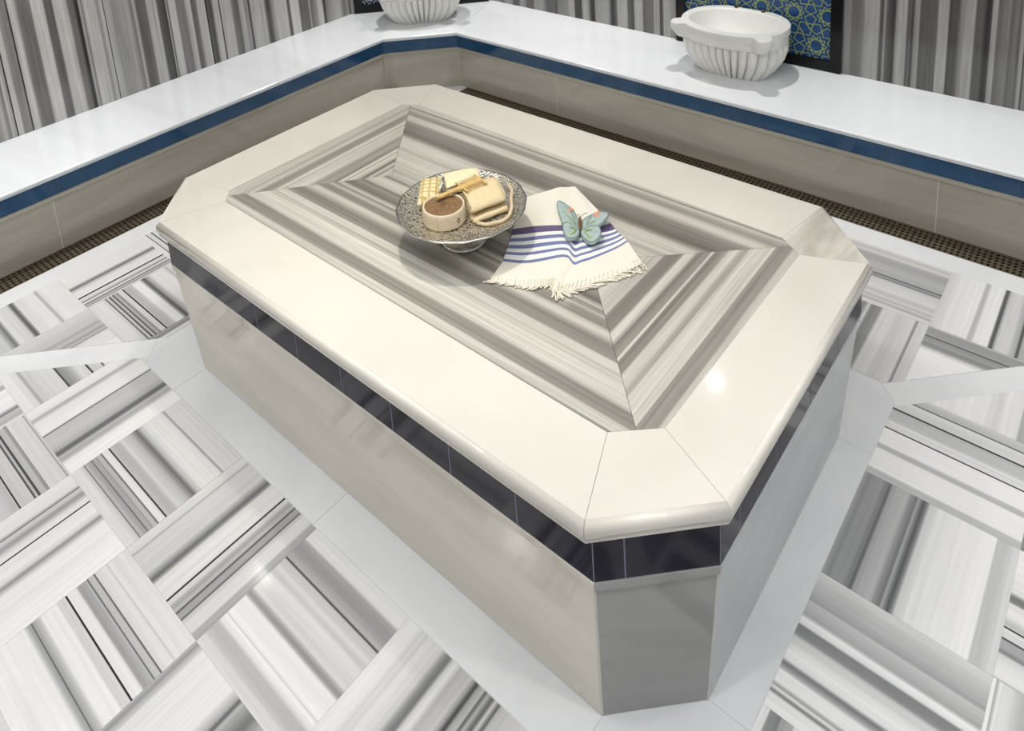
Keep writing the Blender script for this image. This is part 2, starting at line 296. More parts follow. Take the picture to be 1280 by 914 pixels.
M_SX = streak_mat('floor_marble_bands_x', (4, 150, 1)); M_SY = streak_mat('floor_marble_bands_y', (150, 4, 1))
M_IX = streak_mat('inlay_marble_bands_x', (2.5, 170, 1), .20, .08); M_IY = streak_mat('inlay_marble_bands_y', (170, 2.5, 1), .20, .08)
M_WL = streak_mat('wall_marble_bands_left', (1, 90, 3), .2, .16); M_WR = streak_mat('wall_marble_bands_right', (90, 1, 3), .2, .16)
M_WHITE = vein_mat('white_floor_marble', (.74, .745, .75), (.66, .665, .68), (2, 2, 2), .12)
M_KERB = vein_mat('pale_grey_marble', (.70, .715, .725), (.62, .635, .65), (2.5, 2.5, 2.5), .12)
M_CREAM = vein_mat('cream_marble', (.77, .735, .655), (.70, .665, .59), (2.2, 2.2, 2.2), .07, .45, .75)
M_CREAMG = vein_mat('cream_marble_grey_streaks', (.74, .70, .62), (.52, .50, .43), (14, 3, 2), .07, .42, .66, rot=(0, 0, R(-35)))
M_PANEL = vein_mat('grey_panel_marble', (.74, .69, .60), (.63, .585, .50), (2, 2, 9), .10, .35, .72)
M_PANEL_SHADE_CHAMFER = vein_mat('shaded_chamfer_panel_marble', (.34, .335, .32), (.27, .27, .26), (2, 2, 9), .10, .35, .72)  # platform stone darkened: the chamfer's shade is put into its colour
M_PANEL_SHADE_RIGHT = vein_mat('shaded_right_panel_marble', (.50, .52, .52), (.43, .45, .45), (2, 2, 9), .10, .35, .72)  # same stone, cooled and darkened to hold the right side's shade
M_RISER = vein_mat('bench_riser_marble', (.44, .41, .34), (.33, .31, .26), (1.2, 1.2, 8), .12, .35, .72)
M_BENCH = vein_mat('white_bench_marble', (.81, .83, .85), (.70, .715, .73), (1.0, 4.0, 2), .12, .5, .85, rot=(0, 0, R(12)))
M_BASIN = vein_mat('carved_basin_marble', (.86, .85, .81), (.78, .77, .73), (5, 5, 5), .28, .4, .8)
M_NAVY = plain('midnight_band_glaze', (.006, .005, .016), .10, spec=.28, noise=.35, nscale=14)
M_BLUE = plain('blue_band_glass', (.012, .065, .15), .10, noise=.12, nscale=9)
M_GROUT = plain('pale_grout', (.62, .60, .55), .8)
M_GROUTD = plain('blue_grey_grout', (.22, .22, .30), .8)
M_FRAME = plain('black_lacquer_frame', (.004, .004, .005), .18, spec=.3)
M_TILEBLUE = plain('lattice_tile_blue', (.015, .07, .22), .2, noise=.25, nscale=30)
M_TILENAVY = plain('lattice_tile_navy', (.012, .018, .06), .2, noise=.25, nscale=30)
M_LINEG = plain('lattice_line_green', (.30, .38, .14), .4)
M_LINEW = plain('lattice_line_white', (.55, .58, .66), .4)
M_GRATE = plain('bronze_grate_metal', (.20, .17, .12), .38, metal=.8)
M_PIT = plain('drain_pit', (.012, .011, .010), .9)
M_CEIL = plain('ceiling_paint', (.72, .71, .69), .9)

# ------------------------------------------------------------------ the floor
PX, PY, X0 = .3514, .3326, 1.03
floor = mesh('floor', [(-1.95, -2.3, -.030), (2.3, -2.3, -.030), (2.3, 1.58, -.030), (-1.95, 1.58, -.030)], [(0, 1, 2, 3)], M_GROUT)
tag(floor, kind='structure')
floor_bed = mesh('screed', [(-1.808, -2.3, -.0012), (2.3, -2.3, -.0012), (2.3, 1.430, -.0012), (-1.808, 1.430, -.0012),
                            (-1.808, -2.3, -.029), (2.3, -2.3, -.029), (2.3, 1.430, -.029), (-1.808, 1.430, -.029)],
                 [(0, 1, 2, 3), (0, 4, 5, 1), (1, 5, 6, 2), (2, 6, 7, 3), (3, 7, 4, 0)], M_GROUT, floor)
KX, KY = 1.03, .6645       # outer edge of the kerb round the platform
S1 = (.411, .062); S2 = (-.378, .060)
# each field: half planes a*x+b*y<=c
FIELDS = {
    'N': ([(0, 1, -KY), (-1, 1, S1[0]-S1[1]), (1, 1, .41-.062)], 1),
    'L': ([(1, 0, -KX), (1, -1, -(S1[0]+S1[1])), (1, 1, -.41-.062)], 0),
    'R': ([(-1, 0, -KX), (-1, 1, S2[0]-S2[1]), (-1, -1, -.41-.062)], 0),
    'F': ([(0, -1, -KY), (1, -1, -(S2[0]+S2[1])), (-1, -1, .41-.062)], 1),
}
rng = random.Random(5)
BX0, BX1, BY0, BY1 = -1.712, 2.08, -1.663, 1.330
for q, (planes, par) in FIELDS.items():
    for ci in range(-8, 4):
        for ri in range(-5, 4):
            x0, x1, y0, y1 = X0+ci*PX, X0+(ci+1)*PX, ri*PY, (ri+1)*PY
            x0, x1, y0, y1 = max(x0, BX0), min(x1, BX1), max(y0, BY0), min(y1, BY1)
            if x1-x0 < .02 or y1-y0 < .02: continue
            p = [(x0, y0), (x1, y0), (x1, y1), (x0, y1)]
            for pl in planes: p = clip(p, *pl)
            p = clean(p)
            if len(p) < 3 or abs(area(p)) < .00012 or (q in 'NF' and min(abs(y0), abs(y1)) > .6 and max(abs(y0), abs(y1)) < KY+.01): continue
            odd = (ci+ri) % 2 == 1
            along_y = odd if par == 1 else not odd
            key = '%s%d,%d' % (q, ci, ri)
            ax = 0 if along_y else 1
            if key in PROFILES: ref, st = PROFILES[key]; st = parse(st)
            else: ref, st = 228, random_profile(rng, (x0 if ax == 0 else y0)-.01, x1 if ax == 0 else y1)
            p = clean(inset(p, .0004))
            if len(p) < 3: continue
            striped('floor_tile', p, ax, rng.uniform(-.0003, .0002), .0035, st, ref, .80, FLOOR_TINT, M_SY if along_y else M_SX, floor)

def slab_piece(name, poly, z1, z0, mat, parent, gap=.0007, bev=.0012):
    p = clean(poly)
    if area(p) < 0: p = p[::-1]
    p = clean(inset(p, gap)); q = clean(inset(p, bev))
    if len(q) != len(p): q = p
    n = len(p)
    v = [(a, b, z1) for a, b in q]+[(a, b, z1-bev*.7) for a, b in p]+[(a, b, z0) for a, b in p]
    f = [list(range(n))]+[[i, n+i, n+(i+1) % n, (i+1) % n] for i in range(n)]+[[n+i, 2*n+i, 2*n+(i+1) % n, n+(i+1) % n] for i in range(n)]
    return mesh(name, v, f, mat, parent)

def cut_by(p, planes):
    for pl in planes: p = clip(p, *pl)
    return clean(p)

# diagonal strips from the kerb corners to the room corners
big = [(-1.712, -1.663), (2.08, -1.663), (2.08, 1.33), (-1.712, 1.33)]
for k, (c, hw, sgn, extra) in enumerate([(S1[0], S1[1], 1, [(1, 1, -1.6370)]), (S2[0], S2[1], 1, [(-1, -1, -1.6370)])]):
    s = cut_by(big, [(-1, 1, c+hw), (1, -1, -(c-hw))]+extra)
    slab_piece('diagonal_strip', s, 0, -.004, M_WHITE, floor)
for c, extra in ((.41, [(-1, 1, -1.62)]), (-.41, [(1, -1, -1.62)])):
    s = cut_by(big, [(1, 1, c+.062), (-1, -1, -(c-.062))]+extra)
    slab_piece('diagonal_strip', s, 0, -.004, M_WHITE, floor)
for pl in ([(-1, 1, S1[0]+S1[1]), (1, -1, -(S1[0]-S1[1])), (1, 0, -KX), (-1, -1, 1.6370)], [(-1, 1, S2[0]+S2[1]), (1, -1, -(S2[0]-S2[1])), (-1, 0, -KX), (1, 1, 1.6370)],
           [(-1, 1, S2[0]+S2[1]), (1, -1, -(S2[0]-S2[1])), (0, -1, -KY), (1, 1, 1.6370)], [(-1, 1, S1[0]+S1[1]), (1, -1, -(S1[0]-S1[1])), (0, 1, -KY), (-1, -1, 1.6370)]):
    s = cut_by(big, pl)
    if len(s) > 2 and abs(area(s)) > .00005: slab_piece('strip_wedge', s, 0, -.004, M_WHITE, floor, gap=0, bev=.0002)
# white border along the drains
for y0, y1 in ((-2.3, -.9), (-.9, .3), (.3, 1.33)):
    slab_piece('border_strip', [(-1.808, y0), (-1.712, y0), (-1.712, y1), (-1.808, y1)], 0, -.004, M_WHITE, floor)
for x0, x1 in ((-1.808, -.9), (-.9, .3), (.3, 1.25), (1.25, 2.3)):
    slab_piece('border_strip', [(x0, 1.33), (x1, 1.33), (x1, 1.430), (x0, 1.430)], 0, -.004, M_WHITE, floor)
# kerb of pale stones round the platform
bx, by, bc = .94, .551, .157
def kp(name, *pts): slab_piece(name, list(pts), .0005, -.004, M_KERB, floor)
for s in (-1, 1):
    for a, b in ((-.783, -.04), (-.04, .783)):
        kp('kerb_stone', (a, s*by*.98), (b, s*by*.98), (b, s*KY), (a, s*KY))
    kp('kerb_stone', (s*bx*.98, -.394), (s*KX, -.394), (s*KX, .394), (s*bx*.98, .394))
    for t in (-1, 1):
        kp('kerb_stone', (s*.783, t*.54), (s*.93, t*.394), (s*KX, t*.394), (s*KX, t*(KY-.058)), (s*(KX-.058), t*KY), (s*.783, t*KY))

# ------------------------------------------------------------------ drain grates (real holes)
def grate(name, p0, p1, width, inward, label, rows=5, hidden=0):
    d = Vector((p1[0]-p0[0], p1[1]-p0[1])); L = d.length; d /= L; n = Vector(inward)
    o = empty(name, (p0[0], p0[1], -.02), label, 'drain', 'perforated drain grates along the benches')
    verts, faces = [], []
    pitch = (width-.012)/rows; cols = int(L/pitch)
    pitch_l = L/cols
    k = .37
    def P(s, t, z): return (p0[0]+d.x*s+n.x*t, p0[1]+d.y*s+n.y*t, z)
    for r in range(rows):
        for c in range(cols):
            s0, t0 = c*pitch_l, .006+r*pitch
            sh = pitch_l*.0
            o8 = [(0, 0), (.5, 0), (1, 0), (1, .5), (1, 1), (.5, 1), (0, 1), (0, .5)]
            b = len(verts)
            for u, v in o8: verts.append(P(s0+u*pitch_l, t0+v*pitch, -.003))
            for j, (u, v) in enumerate(o8):
                rr_ = k*(1.0 if j % 2 else .80)*math.sqrt((u-.5)**2+(v-.5)**2)/(.5 if j % 2 else .7071)
                a = math.atan2(v-.5, u-.5)
                verts.append(P(s0+(.5+rr_*math.cos(a))*pitch_l, t0+(.5+rr_*math.sin(a))*pitch, -.003))
            for j in range(8):
                verts.append(P(s0+o8[j][0]*0+((verts[b+8+j][0]-p0[0])*d.x+(verts[b+8+j][1]-p0[1])*d.y)-s0, ((verts[b+8+j][0]-p0[0])*n.x+(verts[b+8+j][1]-p0[1])*n.y), -.006))
            for j in range(8):
                m = (j+1) % 8
                faces.append((b+j, b+m, b+8+m, b+8+j)); faces.append((b+8+j, b+8+m, b+16+m, b+16+j))
    for t0, t1 in ((0, .006), (width-.006, width)):
        b = len(verts)
        for s, t, z in ((0, t0, -.001), (L, t0, -.001), (L, t1, -.001), (0, t1, -.001), (0, t0, -.010), (L, t0, -.010), (L, t1, -.010), (0, t1, -.010)): verts.append(P(s, t, z))
        for q_ in ((0, 1, 2, 3), (0, 4, 5, 1), (1, 5, 6, 2), (2, 6, 7, 3), (3, 7, 4, 0)): faces.append(tuple(b+i for i in q_))
    tag(mesh('perforated_plate', verts, faces, M_GRATE, o), kind='stuff')
    mesh('channel', [P(0, 0, -.022), P(L, 0, -.022), P(L, width, -.022), P(0, width, -.022)], [(0, 1, 2, 3)], M_PIT, o)
    return o

XB, YB, CB = -1.92, 1.542, .305     # front planes of the left and far benches
grate('drain_grate', (XB, -2.3), (XB, 1.237), .111, (1, 0), 'bronze perforated drain grate along the foot of the left bench')
grate('drain_grate', (XB+CB+.05, YB), (2.3, YB), .111, (0, -1), 'bronze perforated drain grate along the foot of the bench with the right basin')
slab_piece('border_strip', [(XB, 1.237), (-1.809, 1.237), (-1.809, 1.348)], 0, -.02, M_KERB, floor)
slab_piece('border_strip', [(-1.726, 1.431), (XB+CB+.05, 1.431), (XB+CB+.05, YB), (XB+CB, YB)], 0, -.02, M_KERB, floor)

# ------------------------------------------------------------------ walls
ZW0, ZW1 = .30, ZC
WX, WY = -2.43, 2.078
CW0 = (-2.43, 1.432); CW1 = (-1.822, 2.078)
def prof(keys, t0, t1, seed):
    st = []
    for k in keys: st += parse(PROFILES[k][1])
    st.sort()
    lo, hi = st[0][0], st[-1][0]
    r = random.Random(seed)
    return [s for s in random_profile(r, t0, lo, 200) if s[0] < lo]+st+random_profile(r, hi+.001, t1, 195)
lw = mesh('wall_left', [(WX-.012, -2.3, 0), (WX-.012, CW0[1], 0), (WX-.012, CW0[1], ZW1), (WX-.012, -2.3, ZW1), (WX-.10, -2.3, 0), (WX-.10, CW0[1], 0), (WX-.10, CW0[1], ZW1), (WX-.10, -2.3, ZW1)],
          [(0, 3, 2, 1), (4, 5, 6, 7), (0, 1, 5, 4), (2, 3, 7, 6), (1, 2, 6, 5), (3, 0, 4, 7)], M_GROUTD); tag(lw, kind='structure')
st = prof(['left_wall', 'left_wall_b'], -2.3, 1.5, 3)
ys = [-2.3, -1.7, -1.1, -.5, .2, .8, CW0[1]]
for a, b in zip(ys, ys[1:]):
    striped('wall_panel', [(a+.0006, ZW0), (b-.0006, ZW0), (b-.0006, ZW1), (a+.0006, ZW1)], 0, 0, .012, st, 205, .62, WALL_TINT, M_WL, lw, frame=lambda u, v, w_: (WX+w_, u, v))
rw = mesh('wall_right', [(CW1[0], WY+.012, 0), (2.3, WY+.012, 0), (2.3, WY+.012, ZW1), (CW1[0], WY+.012, ZW1), (CW1[0], WY+.10, 0), (2.3, WY+.10, 0), (2.3, WY+.10, ZW1), (CW1[0], WY+.10, ZW1)],
          [(0, 1, 2, 3), (4, 7, 6, 5), (0, 4, 5, 1), (2, 6, 7, 3), (1, 5, 6, 2), (3, 7, 4, 0)], M_GROUTD); tag(rw, kind='structure')
a_ = parse(PROFILES['right_wall'][1]); b_ = parse(PROFILES['right_wall_b'][1])
st = a_+[s for s in random_profile(random.Random(8), a_[-1][0]+.002, b_[0][0]-.01, 195)]+b_+random_profile(random.Random(9), b_[-1][0]+.002, 2.3, 195)
xs = [CW1[0], -1.2, -.6, 0, .6, 1.2, 1.8, 2.3]
for a, b in zip(xs, xs[1:]):
    striped('wall_panel', [(a+.0006, ZW0), (b-.0006, ZW0), (b-.0006, ZW1), (a+.0006, ZW1)], 0, 0, .012, st, 205, .46, WALL_TINT, M_WR, rw, frame=lambda u, v, w_: (u, WY-w_, v))  # weaker light on this wall is put into a lower band albedo
cd = Vector((CW1[0]-CW0[0], CW1[1]-CW0[1])); CL = cd.length; cd /= CL; cn = Vector((cd.y, -cd.x))
def cframe(u, v, w_): return (CW0[0]+cd.x*u+cn.x*w_, CW0[1]+cd.y*u+cn.y*w_, v)
cw = mesh('wall_corner', [cframe(*p) for p in ((0, 0, -.012), (CL, 0, -.012), (CL, ZW1, -.012), (0, ZW1, -.012), (0, 0, -.1), (CL, 0, -.1), (CL, ZW1, -.1), (0, ZW1, -.1))],
          [(0, 1, 2, 3), (4, 7, 6, 5), (0, 4, 5, 1), (2, 6, 7, 3), (1, 5, 6, 2), (3, 7, 4, 0)], M_GROUTD); tag(cw, kind='structure')
striped('wall_panel', [(0, ZW0), (CL, ZW0), (CL, ZW1), (0, ZW1)], 0, 0, .012, random_profile(random.Random(11), 0, CL, 200), 205, .6, WALL_TINT, M_WR, cw, frame=cframe)
ceil = mesh('ceiling', [(-2.55, -2.3, ZC), (2.3, -2.3, ZC), (2.3, 2.2, ZC), (-2.55, 2.2, ZC), (-2.55, -2.3, ZC+.08), (2.3, -2.3, ZC+.08), (2.3, 2.2, ZC+.08), (-2.55, 2.2, ZC+.08)],
            [(0, 3, 2, 1), (4, 5, 6, 7), (0, 1, 5, 4), (1, 2, 6, 5), (2, 3, 7, 6), (3, 0, 4, 7)], M_CEIL); tag(ceil, kind='structure')

# ------------------------------------------------------------------ benches: one built-in bench that turns the corner
bench = empty('marble_bench', (-1.9, 1.4, 0), 'long built-in white marble bench with blue band turning the corner along the striped walls', 'bench')
front = [(XB, -2.3), (XB, 1.237), (XB+CB, YB), (2.3, YB)]
wallp = [(WX, -2.3), (WX, CW0[1]), (CW1[0], WY), (2.3, WY)]
def offset_line(path, d):
    """offset an open polyline to its right by d with mitred corners"""
    out = []
    for i, p in enumerate(path):
        ns = []
        if i > 0: e = Vector(p)-Vector(path[i-1]); e.normalize(); ns.append(Vector((e.y, -e.x)))
        if i < len(path)-1: e = Vector(path[i+1])-Vector(p); e.normalize(); ns.append(Vector((e.y, -e.x)))
        n = sum(ns, Vector((0, 0))); n.normalize(); k = d/n.dot(ns[0])
        out.append((p[0]+n.x*k, p[1]+n.y*k))
    return out
def lerp2(a, b, t): return (a[0]+(b[0]-a[0])*t, a[1]+(b[1]-a[1])*t)
def sweep(name, path, i, t0, t1, prof_, mat, parent, gap=.0008, back=None, smooth=False):
    """sweep a (offset, z) profile along path segment i from t0 to t1; closed with end caps"""
    va, vb = [], []
    for d, z in prof_:
        pl = offset_line(path, d)
        L = math.dist(pl[i], pl[i+1]); g = gap/L
        a = lerp2(pl[i], pl[i+1], t0+g); b = lerp2(pl[i], pl[i+1], t1-g)
        va.append((*a, z)); vb.append((*b, z))
    if back:       # the piece runs back to the wall line
        for zz in (prof_[-1][1], prof_[0][1]):
            L = math.dist(back[i], back[i+1]); g = gap/L
            va.append((*lerp2(back[i], back[i+1], t0+g), zz)); vb.append((*lerp2(back[i], back[i+1], t1-g), zz))
    n = len(va); v = va+vb
    f = [[j, (j+1) % n, n+(j+1) % n, n+j] for j in range(n)]+[list(range(n))[::-1], list(range(n, 2*n))]
    return mesh(name, v, f, mat, parent)
def arc(cx, cz, r, a0, a1, n):
    return [(cx+r*math.cos(R(a0+(a1-a0)*k/n)), cz+r*math.sin(R(a0+(a1-a0)*k/n))) for k in range(n+1)]
nose = arc(.006, .331, .009, 90, -35, 6)+[(.0075, .3245), (.0095, .322), (.0095, .3175), (.0, .317)]
back_in = [(WX+.001, -2.3), (WX+.001, CW0[1]-.001), (CW1[0]-.001, WY-.001), (2.3, WY-.001)]
segs = [(0, [0, .42, 1]), (1, [0, 1]), (2, [0, .76, 1])]
for i, ts in segs:
    for a, b in zip(ts, ts[1:]): sweep('bench_slab', front, i, a, b, nose, M_BENCH, bench, back=back_in)
for i, n in ((0, 6), (1, 1), (2, 7)):
    for k in range(n):
        sweep('blue_band_tile', front, i, k/n, (k+1)/n, [(.0, .3165), (.0, .2435), (-.02, .2435), (-.02, .3165)], M_BLUE, bench, gap=.00012)
for i, ts in segs:
    for a, b in zip(ts, ts[1:]):
        sweep('ledge_strip', front, i, a, b, [(0, .2428), (.006, .240), (.007, .228), (.002, .2245), (-.02, .2245), (-.02, .2428)], M_RISER, bench)
for i, ts in ((0, [0, (2.3-.565)/3.537, 1]), (1, [0, 1]), (2, [0, (1.615-.9)/3.915, (1.615+.925)/3.915, 1])):
    for a, b in zip(ts, ts[1:]):
        sweep('riser_panel', front, i, a, b, [(0, .2240), (0, -.02), (-.02, -.02), (-.02, .2240)], M_RISER, bench, gap=.0016)
core = offset_line(front, -.0008)
v = [(*p, -.025) for p in core]+[(*p, .3165) for p in core]+[(*p, .3165) for p in back_in]
mesh('bench_core', v, [(0, 1, 5, 4), (1, 2, 6, 5), (2, 3, 7, 6), (4, 5, 9, 8), (5, 6, 10, 9), (6, 7, 11, 10)], M_GROUT, bench)

# ------------------------------------------------------------------ the heated platform
H = .565
plat = empty('marble_platform', (0, 0, 0), 'large eight-sided marble platform with striped inlaid top and dark tile band', 'platform')
def octo(hx, hy, c, z):
    return [(-hx+c, -hy, z), (hx-c, -hy, z), (hx, -hy+c, z), (hx, hy-c, z), (hx-c, hy, z), (-hx+c, hy, z), (-hx, hy-c, z), (-hx, -hy+c, z)]
def oct_off(hx, hy, c, d):
    return [(p[0], p[1]) for p in octo(hx-d, hy-d, c-d*(2-math.sqrt(2)), 0)]
def face_panel(name, lo, hi, z0, z1, i, mat, t0=0, t1=1, thick=.012, gap=.0015, gz=0, outd=0):
    """a panel on side i between a lower ring lo and an upper ring hi"""
    j = (i+1) % 8
    a0, a1, b0, b1 = Vector((*lo[i], z0+gz)), Vector((*lo[j], z0+gz)), Vector((*hi[i], z1-gz)), Vector((*hi[j], z1-gz))
    L = (a1-a0).length; g = gap/L
    q = [a0.lerp(a1, t0+g), a0.lerp(a1, t1-g), b0.lerp(b1, t1-g), b0.lerp(b1, t0+g)]
    nn = (q[1]-q[0]).cross(q[3]-q[0]).normalized()
    bev = .0012; cen = sum(q, Vector())/4
    fr = [p+nn*outd for p in q]; inn = [p-nn*thick for p in q]
    def shrink(pl, d):
        ex = (pl[1]-pl[0]).normalized(); ez = (pl[3]-pl[0]).normalized()
        return [pl[0]+ex*d+ez*d, pl[1]-ex*d+ez*d, pl[2]-ex*d-ez*d, pl[3]+ex*d-ez*d]
    top = [p for p in shrink(fr, bev)]; mid = [p-nn*bev*.7 for p in fr]
    v = [tuple(p) for p in top+mid+inn]
    f = [(0, 1, 2, 3)]+[(k, 4+k, 4+(k+1) % 4, (k+1) % 4) for k in range(4)]+[(4+k, 8+k, 8+(k+1) % 4, 4+(k+1) % 4) for k in range(4)]
    return mesh(name, v, f, mat, plat)
lo = oct_off(.94, .552, .157, 0); hi = oct_off(.974, .584, .170, 0)
def at_z(t): return [lerp2(a, b, t) for a, b in zip(lo, hi)]
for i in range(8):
    face_panel('side_panel', lo, at_z(.938), 0.002, .3825, i, M_PANEL_SHADE_CHAMFER if i == 1 else M_PANEL_SHADE_RIGHT if i == 2 else M_PANEL, outd=.0006, gap=.0019)
    face_panel('ledge_strip', oct_off(.976, .586, .1705, 0), oct_off(.979, .589, .172, 0), .384, .407, i, M_PANEL_SHADE_CHAMFER if i == 1 else M_PANEL_SHADE_RIGHT if i == 2 else M_PANEL, gap=.0004, outd=.001)
bandp = oct_off(.978, .588, .1715, 0)
# band tiles 0.187 long, cut pieces at the corners
for i in range(8):
    j = (i+1) % 8; L = math.dist(bandp[i], bandp[j]); tl = .187
    if i in (1, 5): cuts = [0, .06, L]
    elif i in (3, 7): cuts = [0, L-.06, L]
    else:
        s = L % tl; cuts = [0] if s < .01 else [0, s]
        while cuts[-1] < L-.02: cuts.append(min(L, cuts[-1]+tl))
    for a, b in zip(cuts, cuts[1:]):
        face_panel('band_tile', bandp, bandp, .408, .5125, i, M_NAVY, a/L, b/L, thick=.008, gap=.0011)
# mortar core behind panels and band
def ring_core(rings, mat, name):
    v = []; f = []
    for pts, z in rings: v += [(*p, z) for p in pts]
    for k in range(len(rings)-1):
        for i in range(8):
            j = (i+1) % 8; f.append((k*8+i, k*8+j, (k+1)*8+j, (k+1)*8+i))
    f.append(tuple(range((len(rings)-1)*8, len(rings)*8)))
    return mesh(name, v, f, mat, plat)
ring_core([([(p[0]*.9999, p[1]*.9999) for p in lo], -.004), ([(p[0]*.9999, p[1]*.9999) for p in hi], .405)], M_GROUT, 'mortar_core')
ring_core([([(p[0]*.9994, p[1]*.9990) for p in bandp], .404), ([(p[0]*.9994, p[1]*.9990) for p in bandp], .5126)], M_GROUTD, 'band_bed')
# top border: eight pieces with a rounded, stepped edge
OX, OY, OC = 1.0, .613, .192
nose2 = [(.013, H), (.011, H-.0002), (.0085, H-.0012), (.0055, H-.0032), (.003, H-.0062), (.0012, H-.010), (.0003, H-.0145), (0, H-.018), (0, .539), (.0012, .534), (.004, .5305), (.0055, .5295), (.0045, .526), (.0045, .521), (.008, .516), (.015, .5135), (.040, .5128)]
INN = [(-.735, -.415), (.732, -.420), (.820, -.342), (.833, .352), (.768, .397), (-.718, .428), (-.780, .388), (-.785, -.372)]
rings = [(oct_off(OX, OY, OC, d), z) for d, z in nose2]
for i in range(8):
    j = (i+1) % 8
    va = [(*INN[i], .522), (*INN[i], H)]+[(*r[i], z) for r, z in rings]
    vb = [(*INN[j], .522), (*INN[j], H)]+[(*r[j], z) for r, z in rings]
    # leave a hairline joint between the pieces
    def pull(p, q, g=.0005):
        L = math.dist(p[:2], q[:2]); return (p[0]+(q[0]-p[0])*g/L, p[1]+(q[1]-p[1])*g/L, p[2])
    a2 = [pull(p, q) for p, q in zip(va, vb)]; b2 = [pull(q, p) for p, q in zip(va, vb)]
    n = len(a2)
    f = [[k, k+1, n+k+1, n+k] for k in range(n-1)]+[[n-1, 0, n, 2*n-1]]+[list(range(n))[::-1], list(range(n, 2*n))]
    o = mesh('border_slab', a2+b2, [q[::-1] for q in f], M_CREAMG if i == 3 else M_CREAM, plat)
    for p in o.data.polygons[2:n-2]: p.use_smooth = True
mesh('inlay_bed', [(*p, H-.006) for p in INN], [tuple(range(8))], M_GROUT, plat)
mid = lambda a, b: ((INN[a][0]+INN[b][0])/2, (INN[a][1]+INN[b][1])/2)
mNL, mNR, mFR, mFL = mid(7, 0), mid(1, 2), mid(3, 4), mid(5, 6)
RL, RR = (-.403, .002), (.392, .010)
inlay = {'near': ([mNL, INN[0], INN[1], mNR, RR, RL], 1), 'right': ([mNR, INN[2], INN[3], mFR, RR], 0),
         'far': ([mFR, INN[4], INN[5], mFL, RL, RR], 1), 'left': ([mFL, INN[6], INN[7], mNL, RL], 0)}
for nm, (poly, ax) in inlay.items():
    ref, st = PROFILES[nm]; st = parse(st)
    if nm == 'right':
        st = [(.30, 200), (.34, 150), (.36, 190), (.385, 150)]+[s for s in st if .39 < s[0] < .768]+[(.770, 205), (.7725, 158), (.780, 150), (.808, 156), (.813, 195), (.84, 208)]
    if nm == 'left': st = [s for s in st if s[0] < -.40]+[(-.39, 190)]
    if nm == 'near': st = [(-.425, 205), (-.4195, 150), (-.4175, 150), (-.410, 200)]+[s for s in st if s[0] > -.40]
    if nm == 'far':
        st = [s for s in st if s[0] < .385]+[(.392, 150), (.398, 205), (.43, 205)]
        st = [(.0, 190), (.02, 170)]+[s for s in st if s[0] > .03]
    pl = clean(inset(poly if area(poly) > 0 else poly[::-1], .0005))
    striped('inlay_field', pl, ax, H, .005, st, 215, .70, WARM_TINT, M_IY if ax == 0 else M_IX, plat)

